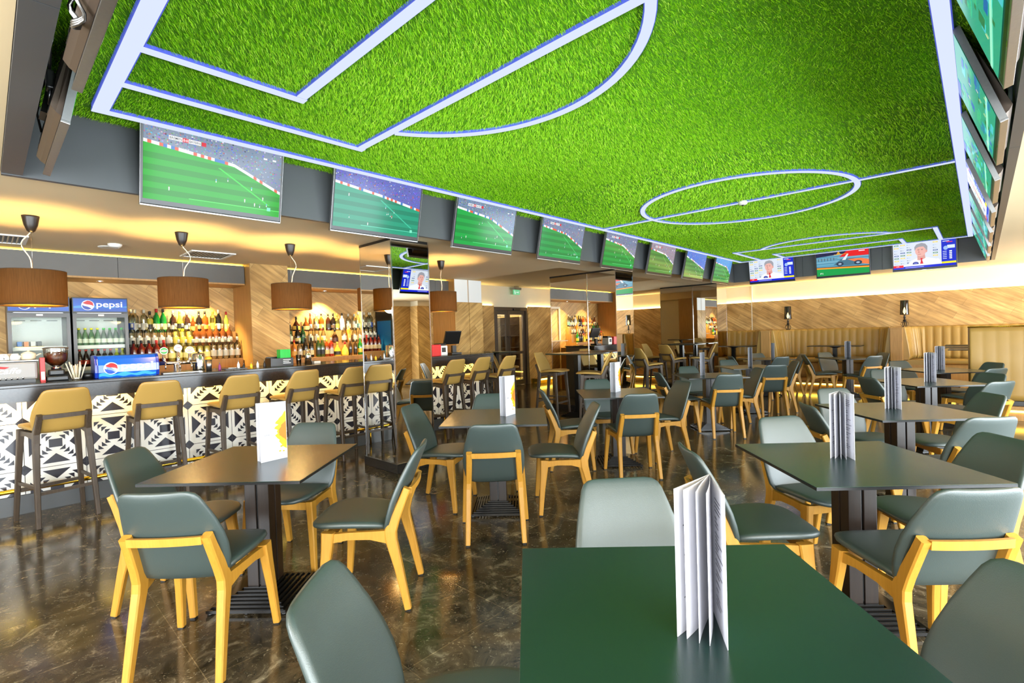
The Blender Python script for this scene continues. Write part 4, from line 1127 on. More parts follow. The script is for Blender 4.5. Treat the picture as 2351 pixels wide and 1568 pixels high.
def fridge(y0, y1, lab, poster):
    t = thing('drinks_fridge', lab, 'fridge', (0, 0, 0), group='glass door drinks fridges')
    X1, X0 = -7.1, -7.62
    c = MB()
    c.box(X0, X0+0.03, y0, y1, 0.08, 1.95); c.box(X0+0.03, X1-0.04, y0, y0+0.028, 0.08, 1.95); c.box(X0+0.03, X1-0.04, y1-0.028, y1, 0.08, 1.95)
    c.box(X0+0.03, X1-0.04, y0+0.028, y1-0.028, 0.08, 0.3); c.box(X0+0.03, X1-0.005, y0+0.028, y1-0.028, 1.785, 1.95); c.box(X0+0.03, X1-0.06, y0, y1, 0.0, 0.08)
    c.box(X1-0.04, X1-0.004, y0, y1, 0.08, 0.26)
    c.build('cabinet', M['black'], t)
    MB().box(X0+0.031, X0+0.036, y0+0.03, y1-0.03, 0.31, 1.78).build('inner_lining', M['white'], t)
    hb = MB(); blue_panel(hb, X1+0.002, y0+0.008, y1-0.008, 1.80, 1.94)
    globe(hb, y0+(y1-y0)*0.27, 1.868, 0.05, X1+0.0035)
    letter_yz(hb, 'pepsi', X1+0.004, y0+(y1-y0)*0.42, 1.828, 0.082, rgb(250, 252, 255), 0.02, (y1-y0)*0.48)
    hb.build('header_sign', M['litprint'], t, color=True)
    MB().box(X1-0.01, X1+0.0015, y0, y1, 1.787, 1.953).build('header_frame', M['black'], t)
    f = MB()
    f.box(X1-0.035, X1, y0, y0+0.03, 0.27, 1.78); f.box(X1-0.035, X1, y1-0.03, y1, 0.27, 1.78); f.box(X1-0.035, X1, y0+0.03, y1-0.03, 1.735, 1.78); f.box(X1-0.035, X1, y0+0.03, y1-0.03, 0.27, 0.32)
    d = f.build('door_frame', M['panel'], t)
    MB().box(X1-0.02, X1-0.014, y0+0.03, y1-0.03, 0.32, 1.735).build('glass_pane', M['fridgeglass'], d)
    MB().box(X1, X1+0.004, (y0+y1)/2-0.025, (y0+y1)/2+0.025, 1.75, 1.768).build('badge', M['white'], d)
    for i, z in enumerate((0.62, 0.90, 1.18, 1.415)):
        s_ = MB(); k = y0+0.035
        while k < y1-0.035: s_.box(X0+0.05, X1-0.06, k, k+0.004, z-0.004, z); k += 0.02
        s_.box(X1-0.064, X1-0.06, y0+0.03, y1-0.03, z-0.022, z+0.016); s_.box(X0+0.05, X0+0.055, y0+0.03, y1-0.03, z-0.01, z)
        s_.build('wire_shelf', M['white'], t)
    v = MB()
    for k in range(3): v.box(X0+0.0365, X0+0.038, y0+0.06+0.13*k, y0+0.15+0.13*k, 1.715, 1.722)
    v.build('vent_slot', M['black'], t)
    MB().box(X1-0.09, X1-0.07, y0+0.05, y1-0.05, 1.765, 1.78).build('fridge_lamp', M['fridgelamp'], t)
    if poster:
        p = MB()
        n = 12
        for i in range(n):
            a, b_ = 0.5+1.2*i/n, 0.5+1.2*(i+1)/n; f_ = i/(n-1)
            col = rgb(230, 150, 40) if f_ < 0.25 else rgb(240, 210, 110) if f_ < 0.42 else rgb(120, 190, 220) if f_ < 0.58 else rgb(30, 120, 200)
            p.poly([(X0+0.04, y1+0.0012, a), (X1-0.06, y1+0.0012, a), (X1-0.06, y1+0.0012, b_), (X0+0.04, y1+0.0012, b_)][::-1], 0, col)
        p.poly([(X0+0.24+0.12*math.cos(k*PI/12), y1+0.0022, 0.85+0.14*math.sin(k*PI/12)) for k in range(24)][::-1], 0, rgb(206, 40, 24))
        p.build('side_poster', M['print'], t, color=True)
    return t
M['fridgeglass'] = glass('fridge_glass', (0.94, 0.97, 0.95, 1), 0.0, 0.12)
M['fridgelamp'] = emis('fridge_lamp_tube', (0.9, 0.96, 1.0, 1), 9)
fridge(0.172, 0.648, 'tall glass door drinks fridge with blue sign, partly hidden by a lampshade', False)
fridge(0.668, 1.145, 'tall glass door drinks fridge with blue sign, beside the bottle shelves', True)
# soft drink bottles in the fridges
SD = {}
def soda(x, y, z, col, capc, lab, grp):
    if (col, capc) not in SD:
        t = thing('drink_bottle', lab, 'bottle', (x, y, z), group=grp)
        MB().lathe([(0.023, 0), (0.026, 0.008), (0.026, 0.10), (0.022, 0.135), (0.011, 0.165), (0.011, 0.19)], 12).build('glass_body', pm('soda_glass', rgb(*col), 0.15, spec=0.6), t)
        MB().lathe([(0.0135, 0.185), (0.0135, 0.203)], 10).build('cap', lmat(capc), t)
        MB().lathe([(0.0266, 0.04), (0.0266, 0.085)], 12, cap=False).build('paper_label', lmat((206, 210, 190) if col != (40, 22, 16) else (180, 60, 40)), t)
        SD[(col, capc)] = t
    else: dup(SD[(col, capc)], (x, y, z), (0, 0, 0), lab, grp)
for r_, (z, lst) in enumerate(((1.417, [(92, 120, 90), (92, 120, 90), (92, 120, 90), (92, 120, 90), (70, 90, 70), (70, 90, 70), (70, 90, 70), (70, 90, 70)]), (1.182, [(40, 22, 16)]*6+[(150, 160, 40)]*2), (0.902, [(96, 84, 40)]*7))):
    for i, c in enumerate(lst):
        cap = ((226, 210, 40) if i < 4 else (60, 170, 60)) if r_ == 0 else ((190, 70, 60) if i < 6 else (226, 220, 60))
        nm = ('drink bottle with yellow cap' if i < 4 else 'drink bottle with green cap') if r_ == 0 else ('cola bottle with dark contents' if i < 6 else 'yellow drink bottle') if r_ == 1 else 'brownish juice bottle'
        soda(-7.20, 0.722+0.0535*i if r_ < 2 else 0.73+0.058*i, z, c, cap, '%s, %s on the %s fridge shelf' % (nm, ORD[i], ('top', 'second', 'third')[r_]), 'bottles on the %s fridge shelf' % ('top', 'second', 'third')[r_])
t = thing('food_tray', 'orange tray of small packets on the top shelf of the first fridge', 'tray', (-7.3, 0.32, 1.416))
MB().box(-0.12, 0.12, -0.1, 0.12, 0, 0.02).build('tray_base', M['gold'], t, bevel=0.004)
for i in range(4): MB().box(-0.08, 0.08, -0.08+0.05*i, -0.045+0.05*i, 0.021, 0.07).build('packet', lmat([(60, 120, 200), (210, 120, 40), (200, 200, 190), (60, 60, 60)][i]), t, bevel=0.003)

# ------------------------------------------------------------------ things on the bar
ZB = 1.1155
t = thing('coffee_machine', 'steel coffee machine with red and white lettering at the bar end by the camera', 'coffee machine', (-6.28, 0.0, ZB))
MB().box(-0.22, 0.18, -0.36, 0.325, 0.03, 0.185).build('body', M['silver'], t, bevel=0.018)
MB().box(-0.23, 0.19, -0.37, 0.335, 0.186, 0.20).build('cup_deck', M['steel'], t, bevel=0.004)
MB().box(-0.2, 0.16, -0.34, 0.31, 0.0, 0.029).build('feet_tray', M['black'], t)
q = MB(); 
for i in range(7): q.tube([(0.181, 0.02+0.035*i, 0.035), (0.19, 0.02+0.035*i, 0.05)], 0.006, 6)
q.build('vent_tube', M['chrome'], t)
q = MB()
vs, fs, w, hh = text_mesh('caffe', 1, 0.01, 0.35)
q.add([(0.1815, 0.08+a*0.14/w, 0.085+b_*0.05/hh) for a, b_ in vs], fs, 0, False, rgb(250, 250, 248))
q.poly([(0.1815, 0.02, 0.14), (0.1815, 0.12, 0.128), (0.1815, 0.15, 0.142), (0.1815, 0.06, 0.155)], 0, rgb(200, 30, 30))
q.build('logo', M['print'], t, color=True)
cup = None
for i, (x, y, lab) in enumerate(((-6.22, 0.12, 'first'), (-6.22, 0.19, 'second'), (-6.30, 0.155, 'back'), (-6.36, 0.10, 'rear'))):
    lb = 'white upturned coffee cup, the %s one on the coffee machine' % lab
    if cup is None:
        cup = thing('coffee_cup', lb, 'cup', (x, y, ZB+0.2005), group='cups on the coffee machine')
        MB().lathe([(0.036, 0.0), (0.034, 0.03), (0.022, 0.056), (0.018, 0.058)], 16).build('bowl', M['white'], cup)
        MB().tube([(0.033, 0, 0.012), (0.052, 0, 0.018), (0.05, 0, 0.036), (0.03, 0, 0.042)], 0.004, 6).build('cup_handle', M['white'], cup)
    else: dup(cup, (x, y, ZB+0.2005), (0, 0, 0.7*i), lb)
t = thing('teapot', 'cream lidded pot on top of the coffee machine', 'pot', (-6.22, 0.275, ZB+0.2005))
MB().lathe([(0.045, 0), (0.05, 0.01), (0.05, 0.05), (0.046, 0.056)], 18).build('pot_body', M['cream'], t)
MB().lathe([(0.047, 0.0565), (0.02, 0.07), (0.008, 0.074), (0.009, 0.085), (0.003, 0.088)], 18).build('lid', M['cream'], t)
MB().tube([(0, 0.045, 0.03), (0, 0.07, 0.045), (0, 0.085, 0.05)], 0.006, 6).build('spout', M['cream'], t)
t = thing('carton', 'narrow red carton standing beside the coffee machine', 'carton', (-6.10, 0.355, ZB))
MB().box(-0.05, 0.05, -0.016, 0.016, 0, 0.215).build('carton_body', M['red'], t, bevel=0.003)
MB().box(0.0502, 0.051, -0.012, 0.012, 0.02, 0.09).build('sticker', M['white'], t)
t = thing('coffee_grinder', 'black coffee grinder with a clear hopper full of beans', 'grinder', (-6.18, 0.455, ZB))
MB().box(-0.09, 0.10, -0.075, 0.075, 0, 0.045).build('base_tray', M['black'], t, bevel=0.01)
MB().box(-0.09, 0.03, -0.055, 0.055, 0.046, 0.10).build('motor_body', M['black'], t, bevel=0.012)
MB().lathe([(0.035, 0.101), (0.04, 0.115), (0.03, 0.13)], 18, (-0.02, 0, 0)).build('collar', M['chrome'], t)
MB().lathe([(0.03, 0.131), (0.078, 0.175), (0.086, 0.25), (0.087, 0.288)], 22, (-0.02, 0, 0), cap=False).build('hopper', M['glass'], t)
MB().lathe([(0.027, 0.133), (0.074, 0.176), (0.082, 0.245), (0.05, 0.262)], 22, (-0.02, 0, 0)).build('beans', M['beans'], t)
MB().lathe([(0.09, 0.2885), (0.09, 0.30), (0.06, 0.306)], 22, (-0.02, 0, 0)).build('hopper_lid', M['steel'], t)
t = thing('napkin_holder', 'glass holder with a fan of white straws and napkins', 'napkin holder', (-6.05, 0.58, ZB))
MB().lathe([(0.034, 0), (0.036, 0.005), (0.032, 0.06)], 14).build('glass_holder', M['bottleglass'], t)
q = MB()
for i in range(14):
    a = i*2.4; r0 = 0.012+0.008*(i % 3)
    q.tube([(r0*math.cos(a), r0*math.sin(a), 0.006), (r0*2.6*math.cos(a), r0*2.6*math.sin(a), 0.13+0.012*(i % 4))], 0.005, 6)
q.build('straws', M['cream'], t)
t = thing('ash_tray', 'black round bar tray beside the napkin holder', 'tray', (-6.12, 0.665, ZB))
MB().lathe([(0.03, 0), (0.045, 0.0), (0.05, 0.045), (0.044, 0.05), (0.038, 0.02)], 18).build('bowl', M['black'], t)
# blue drinks dispenser
t = thing('drinks_dispenser', 'blue rounded drinks dispenser with white lettering on the bar', 'dispenser', (-6.12, 0.955, ZB))
prof = [(-0.14, 0.0), (0.10, 0.0), (0.115, 0.05), (0.112, 0.12), (0.095, 0.175), (0.06, 0.205), (0.0, 0.212), (-0.14, 0.205)]
q = MB(); q.loft([[(x, y, z) for x, z in prof] for y in (-0.225, 0.225)], 0, False)
q.build('body', pm('blue_gloss', rgb(24, 92, 206), 0.2, coat=0.3), t)
for sy in (-1, 1):
    q = MB(); q.loft([[(x*1.02, y, z*1.02+0.001) for x, z in prof] for y in ((-0.25, -0.226) if sy < 0 else (0.226, 0.25))], 0, False)
    q.build('end_cap', pm('dark_blue_gloss', rgb(24, 54, 160), 0.15), t, bevel=0.006)
q = MB()
def curve_x(z):
    P_ = [(0.10, 0.0), (0.115, 0.05), (0.112, 0.12), (0.095, 0.175), (0.06, 0.205)]
    for (xa, za), (xb, zb) in zip(P_, P_[1:]):
        if za <= z <= zb: return xa+(xb-xa)*(z-za)/(zb-za)
    return 0.1
sub = MB(); globe(sub, -0.13, 0.088, 0.052, 0)
letter_yz(sub, 'pepsi', 0.002, -0.055, 0.055, 0.082, rgb(250, 252, 255), 0.02, 0.255)
wv = []
for i in range(21): wv.append((0.0006, -0.22+0.44*i/20, 0.040+0.010*math.sin(i*0.9)))
for i in range(20, -1, -1): wv.append((0.0006, -0.22+0.44*i/20, 0.012+0.006*math.sin(i*1.3)))
sub.poly(wv, 0, SKY)
q.add([(curve_x(max(0.002, min(0.2, z)))+0.0012+x, y, z) for x, y, z in sub.v], [f for f in sub.f]); q.c = list(sub.c)
q.build('logo', M['print'], t, color=True)
# beer tower
t = thing('beer_tap_tower', 'chrome beer tap tower with three round badge handles', 'beer tap', (-6.12, 1.385, ZB))
MB().lathe([(0.05, 0), (0.05, 0.008), (0.034, 0.012), (0.032, 0.09)], 20).build('column', M['chrome'], t)
MB().tube([(0, -0.17, 0.105), (0, 0.17, 0.105)], 0.02, 14).build('crossbar', M['chrome'], t)
for i, (y, z0, hh, col) in enumerate(((-0.115, 0.12, 0.075, (60, 150, 70)), (0.01, 0.12, 0.10, (236, 230, 220)), (0.115, 0.12, 0.075, (226, 206, 130)))):
    MB().lathe([(0.018, z0), (0.016, z0+0.02), (0.013, z0+hh)], 14, (0, y, 0)).build('tap_handle', M['chrome'], t)
    MB().tube([(0.02, y, 0.105), (0.05, y, 0.10), (0.055, y, 0.07), (0.055, y, 0.045)], 0.007, 8).build('spout', M['chrome'], t)
    zc = z0+hh+0.038
    bd = MB().lathe([(0.036, -0.006), (0.038, 0.0), (0.036, 0.006)], 24, M=Matrix.Translation((0.005, y, zc)) @ Matrix.Rotation(PI/2, 4, 'Y')).build('badge', M['white'], t)
    e_ = MB()
    e_.poly([(0.0122, y+0.031*math.cos(k*PI/14), zc+0.031*math.sin(k*PI/14)) for k in range(28)], 0, rgb(*col))
    e_.poly([(0.0128, y+0.026*math.cos(k*PI/12), zc+0.011*math.sin(k*PI/12)) for k in range(24)], 0, rgb(250, 246, 236))
    e_.poly([(0.0134, y-0.018, zc-0.003), (0.0134, y+0.018, zc-0.003), (0.0134, y+0.018, zc+0.003), (0.0134, y-0.018, zc+0.003)], 0, rgb(200, 40, 40))
    e_.build('badge_print', M['print'], bd, color=True)
t = thing('drip_tray', 'slotted metal drip tray under the beer taps', 'tray', (-6.02, 1.385, ZB))
MB().box(-0.035, 0.06, -0.16, 0.16, 0, 0.012).build('tray_base', M['steel'], t, bevel=0.003)
t = thing('cocktail_shaker', 'tall silver cocktail shaker with a yellow top on the bar', 'shaker', (-6.12, 1.675, ZB))
MB().lathe([(0.026, 0), (0.034, 0.12)], 20).build('shaker_body', M['steel'], t)
MB().lathe([(0.035, 0.121), (0.03, 0.142), (0.012, 0.155)], 20).build('shaker_cap', pm('lemon', rgb(240, 170, 40), 0.5), t)
t = thing('steel_canister', 'polished steel canister behind the shaker', 'canister', (-6.42, 1.66, ZB))
MB().lathe([(0.06, 0), (0.062, 0.01), (0.062, 0.17), (0.055, 0.185), (0.02, 0.19)], 24).build('canister_body', M['chrome'], t)
MB().lathe([(0.008, 0.1905), (0.012, 0.20), (0.004, 0.208)], 12).build('knob', M['black'], t)
for i, (y, hgt, c, lab) in enumerate(((1.775, 0.085, (120, 40, 110), 'tiny purple flavour bottle on the bar'), (1.965, 0.10, (220, 226, 230), 'tiny clear pourer bottle beside the black mat'), (2.02, 0.06, (20, 20, 20), 'tiny black sauce bottle on the bar'), (2.10, 0.065, (240, 200, 40), 'tiny yellow sauce bottle on the bar'), (2.17, 0.085, (226, 226, 220), 'tiny clear bottle with thin spout on the bar'), (2.245, 0.085, (30, 26, 26), 'tiny black bitters bottle beside the caddy'))):
    t = thing('sauce_bottle', lab, 'bottle', (-6.10, y, ZB), group='small bottles along the bar')
    MB().lathe([(0.013, 0), (0.014, 0.004), (0.014, hgt*0.5), (0.006, hgt*0.68), (0.005, hgt*0.8)], 12).build('glass_body', lmat(c), t)
    MB().lathe([(0.006, hgt*0.8+0.0005), (0.004, hgt)], 10).build('cap', M['steel'], t)
t = thing('bar_mat', 'black rubber bar mat with tools lying on it', 'bar mat', (-6.1, 1.9, ZB))
MB().box(-0.06, 0.08, -0.09, 0.13, 0, 0.008).build('mat', M['black'], t)
MB().tube([(0.02, -0.05, 0.014), (0.0, 0.10, 0.014)], 0.005, 6).build('bar_spoon', M['chrome'], t)
t = thing('straw_caddy', 'black bar caddy with a bright green straw box standing in it', 'caddy', (-6.14, 2.43, ZB))
q = MB(); q.box(-0.09, 0.09, -0.13, 0.13, 0, 0.01); q.box(-0.09, 0.09, -0.13, -0.12, 0.01, 0.10); q.box(-0.09, 0.09, 0.12, 0.13, 0.01, 0.10); q.box(0.08, 0.09, -0.12, 0.12, 0.01, 0.095); q.box(-0.09, -0.08, -0.12, 0.12, 0.01, 0.11); q.box(-0.08, 0.08, -0.02, -0.012, 0.01, 0.09)
q.build('tray', M['black'], t, bevel=0.002)
q = MB()
for i in range(8): q.box(-0.05, 0.05, -0.005+0.0155*i, 0.0095+0.0155*i, 0.012, 0.195)
q.build('straw_pack', M['green'], t)
q = MB()
for i in range(3): q.box(0.0902, 0.0908, 0.01, 0.10-0.02*(i % 2), 0.03+0.02*i, 0.038+0.02*i, col=rgb(226, 226, 226))
q.build('lettering', M['print'], t, color=True)
t = thing('steel_tumbler', 'stack of tapering steel mixing cups on the bar', 'mixing cup', (-6.12, 2.775, ZB))
for i in range(2): MB().lathe([(0.045-0.004*i, 0.0+0.02*i), (0.032-0.003*i, 0.165+0.02*i), (0.028, 0.168+0.02*i)], 20).build('cup', M['chrome'], t)
t = thing('drinking_glass', 'ribbed drinking glass between the caddy and the steel cups', 'glass', (-6.14, 2.665, ZB))
MB().lathe([(0.026, 0), (0.034, 0.12), (0.032, 0.12), (0.024, 0.008)], 18).build('glass_bowl', M['bottleglass'], t)
t = thing('card_reader', 'small white card reader lying on the bar past the steel cups', 'card reader', (-6.2, 2.95-0.05, ZB))
MB().box(-0.05, 0.05, -0.035, 0.05, 0, 0.03).build('reader_body', M['white'], t, bevel=0.006)
MB().box(-0.02, 0.04, -0.025, 0.04, 0.0302, 0.032).build('display', M['panel'], t)
t = thing('folder_box', 'bright red box standing on the bar past the mirror pillar', 'box', (-6.05, 4.70, ZB))
MB().box(-0.05, 0.05, -0.085, 0.085, 0, 0.165).build('box_body', M['red'], t, bevel=0.004)
MB().box(-0.045, 0.045, -0.08, 0.08, 0.166, 0.171).build('lid', M['red'], t)
t = thing('receipt_printer', 'white and black receipt printer beside the red box', 'printer', (-6.12, 4.87, ZB))
MB().box(-0.09, 0.08, -0.075, 0.075, 0, 0.15).build('printer_body', M['white'], t, bevel=0.012)
MB().box(-0.085, 0.06, -0.07, 0.07, 0.151, 0.185).build('printer_lid', M['black'], t, bevel=0.012)
MB().box(0.0802, 0.083, -0.04, 0.035, 0.05, 0.12).build('paper_slot', M['black'], t)
t = thing('till_screen', 'black touch screen till turned away on the bar end', 'till', (-6.2, 5.2, ZB))
MB().box(-0.08, 0.08, -0.1, 0.1, 0, 0.03).build('foot_plate', M['black'], t, bevel=0.006)
MB().box(-0.02, 0.02, -0.04, 0.04, 0.031, 0.14).build('stand', M['black'], t)
MB().box(-0.015, 0.015, -0.16, 0.16, -0.1, 0.12, M=Matrix.Translation((-0.03, 0, 0.26)) @ Matrix.Rotation(0.35, 4, 'Y')).build('display', M['black'], t, bevel=0.006)

# ------------------------------------------------------------------ pendant lamps
def make_pendant():
    t = thing('pendant_lamp', 'x', 'lamp', group='brown drum pendant lamps over the bar')
    MB().lathe([(0.054, 0), (0.052, -0.012), (0.042, -0.07), (0.026, -0.115), (0.012, -0.128)], 24).build('ceiling_cup', M['cup'], t)
    MB().tube([(0, 0, -0.125), (0, 0, -0.43)], 0.0014, 6).build('steel_wire', M['steel'], t)
    pts = []
    for i in range(13):
        u = i/12; pts.append((0.0+0.02*math.sin(u*PI)*0.5, -0.075*math.sin(u*PI*1.0)*(1 if u < 0.5 else 1)*(0.6+0.4*math.sin(u*6)), -0.12-0.30*u))
    MB().tube(pts, 0.0042, 8).build('cord', M['cream'], t)
    sh = MB().lathe([(0.1985, -0.70), (0.2, -0.698), (0.2, -0.432), (0.1985, -0.43)], 48, cap=False)
    sd = sh.build('lamp_shade', M['shade'], t)
    rings = MB()
    for z in (-0.70, -0.43): MB().tube([(0.199*math.cos(2*PI*k/48), 0.199*math.sin(2*PI*k/48), z) for k in range(48)], 0.0025, 6, 0, True).build('hem', M['darkleg'], sd)
    sp = MB()
    for k in range(3): sp.tube([(0, 0, -0.445), (0.198*math.cos(2*PI*k/3), 0.198*math.sin(2*PI*k/3), -0.445)], 0.002, 6)
    sp.lathe([(0.012, -0.44), (0.016, -0.45), (0.016, -0.50), (0.012, -0.505)], 14)
    sp.build('holder', M['steel'], t)
    MB().lathe([(0.195, -0.6905), (0.195, -0.6885)], 40).build('diffuser', M['shadediff'], t)
    MB().lathe([(0.012, -0.506), (0.03, -0.54), (0.034, -0.57), (0.022, -0.60), (0.006, -0.61)], 18).build('bulb', M['bulb'], t)
    return t
def diff_mat():
    m, n, l, b = nt('gold_diffuser')
    tr = n.new('ShaderNodeBsdfTranslucent'); tr.inputs['Color'].default_value = rgb(250, 214, 120)
    df = n.new('ShaderNodeBsdfDiffuse'); df.inputs['Color'].default_value = rgb(240, 206, 120)
    ms = n.new('ShaderNodeMixShader'); ms.inputs[0].default_value = 0.7
    l.new(df.outputs[0], ms.inputs[1]); l.new(tr.outputs[0], ms.inputs[2]); l.new(ms.outputs[0], n['Material Output'].inputs['Surface'])
    return m
M['shadediff'] = diff_mat()
PN = [(0.285, 0.2, 'brown drum pendant lamp over the coffee machine'), (1.296, 2.9, 'brown drum pendant lamp over the beer taps'), (2.295, 2.0, 'brown drum pendant lamp over the straw caddy'), (3.30, 1.0, 'brown drum pendant lamp behind the first mirror pillar'), (4.35, 0.6, 'brown drum pendant lamp past the first mirror pillar')]
pend = make_pendant()
for i, (y, a, lab) in enumerate(PN):
    if i == 0: pend.location = (-5.40, y, ZC-0.001); pend.rotation_euler = (0, 0, a); pend['label'] = lab
    else: dup(pend, (-5.40, y, ZC-0.001), (0, 0, a), lab)
    L = bpy.data.lights.new('pendant_light', 'POINT'); L.energy = 33; L.color = (1.0, 0.66, 0.24); L.shadow_soft_size = 0.08
    lo = bpy.data.objects.new('pendant_light', L); COL.objects.link(lo); lo.location = (-5.40, y, ZC-0.649)
# ================================================================== TELEVISIONS
class Pic:
    """flat picture on a screen: u to the right, v up, both 0..1"""
    def __init__(s, w, hgt, z0, y): s.mb = MB(); s.w = w; s.h = hgt; s.z0 = z0; s.y = y; s.n = 0
    def poly(s, pts, col, lift=None):
        if lift is None: s.n += 1; lift = min(s.n, 14)*0.00012
        s.mb.poly([((u-0.5)*s.w, s.y-lift, s.z0+v*s.h) for u, v in pts], 0, rgb(*col))
    def rect(s, u0, v0, u1, v1, col, lift=None): s.poly([(u0, v0), (u1, v0), (u1, v1), (u0, v1)], col, lift)
    def text(s, body, u, v, hgt, col, fit=None, lift=0.002):
        vs, fs, w, hh = text_mesh(body, 1.0, 0.01)
        k = hgt*s.h/hh; kx = k if not fit else fit*s.w/w
        s.mb.add([((u-0.5)*s.w+a*kx, s.y-lift, s.z0+v*s.h+b_*k) for a, b_ in vs], fs, 0, False, rgb(*col))
    def ell(s, u, v, ru, rv, col, lift=None, n=28): s.poly([(u+ru*math.cos(2*PI*k/n), v+rv*math.sin(2*PI*k/n)) for k in range(n)], col, lift)
SW, SH = 0.872, 0.472
def football(seed, fld=(16, 160, 30), tint=(120, 130, 150), score=True, corner=0.62, kind=0):
    R = random.Random(seed); p = Pic(SW, SH, 0.034, -0.0185)
    p.rect(0, 0, 1, 1, fld, 0)
    for i in range(9):
        if i % 2: p.rect(0, 0.08*i, 1, 0.08*(i+1), tuple(int(c*0.86) for c in fld), 0.0001)
    edge = [(0, 0.76), (corner, 0.66), (1, 0.36 if kind != 1 else 0.52)]
    p.poly(edge+[(1, 1), (0, 1)], tint, 0.0003)
    def ev(u):
        for (a, b_), (c, d) in zip(edge, edge[1:]):
            if a <= u <= c: return b_+(d-b_)*(u-a)/(c-a)
        return 0.4
    for i in range(620):
        u = R.random(); e_ = ev(u)+0.05; v = e_+(1-e_)*R.random()
        if v > 0.985: continue
        k = R.random()
        c = tuple(max(0, min(255, int(t_*R.uniform(0.55, 1.45)))) for t_ in tint) if k < 0.82 else R.choice([(200, 90, 70), (214, 214, 220), (70, 120, 190), (60, 60, 74)])
        du, dv = R.uniform(0.004, 0.013), R.uniform(0.006, 0.02)
        p.rect(u, v, min(1, u+du), min(0.995, v+dv), c, 0.0005)
    for i in range(40):
        u0, u1 = i/40, (i+1)/40
        c = R.choice([(230, 230, 230), (226, 226, 230), (214, 90, 60), (60, 120, 190), (236, 236, 236)])
        p.poly([(u0, ev(u0)), (u1, ev(u1)), (u1, ev(u1)+0.045), (u0, ev(u0)+0.045)], c, 0.0007)
    for i in range(9):
        u = R.uniform(0.1, 0.95); v = R.uniform(0.1, max(0.15, ev(u)-0.12)); c = R.choice([(214, 60, 50), (230, 232, 230), (40, 150, 130), (60, 190, 200)])
        p.rect(u, v, u+0.008, v+0.026, c, 0.0007); p.rect(u+0.001, v+0.026, u+0.007, v+0.036, (150, 100, 80), 0.0007); p.rect(u+0.001, v-0.022, u+0.007, v, (236, 236, 236), 0.0007)
    p.poly([(0.5, 0.60), (0.52, 0.60), (0.92, 0.16), (0.90, 0.16)], tuple(min(255, int(c*1.1)+26) for c in fld), 0.0004)
    p.poly([(0.30, 0.075), (1, 0.085), (1, 0.097), (0.30, 0.085)], tuple(min(255, c+60) for c in fld), 0.0004)
    if score:
        p.rect(0.16, 0.86, 0.25, 0.915, (236, 238, 240), 0.0009); p.rect(0.25, 0.86, 0.29, 0.915, (206, 24, 50), 0.0009); p.rect(0.29, 0.86, 0.375, 0.915, (236, 238, 240), 0.0009); p.rect(0.38, 0.86, 0.412, 0.915, (206, 24, 50), 0.0009)
        p.text('BREMEN', 0.165, 0.87, 0.034, (40, 40, 50), 0.08); p.text('0-0', 0.255, 0.87, 0.034, (250, 250, 250), 0.03); p.text('BAYERN', 0.295, 0.87, 0.034, (40, 40, 50), 0.075)
        if seed == 1: p.text('BAUHAUS', 0.225, 0.745, 0.03, (240, 240, 244), 0.07)
        p.rect(0.85, 0.865, 0.88, 0.89, (220, 224, 230), 0.0009); p.rect(0.925, 0.865, 0.955, 0.89, (220, 224, 230), 0.0009)
    p.rect(0.895, 0.075, 0.925, 0.13, (120, 226, 190), 0.0009)
    return p
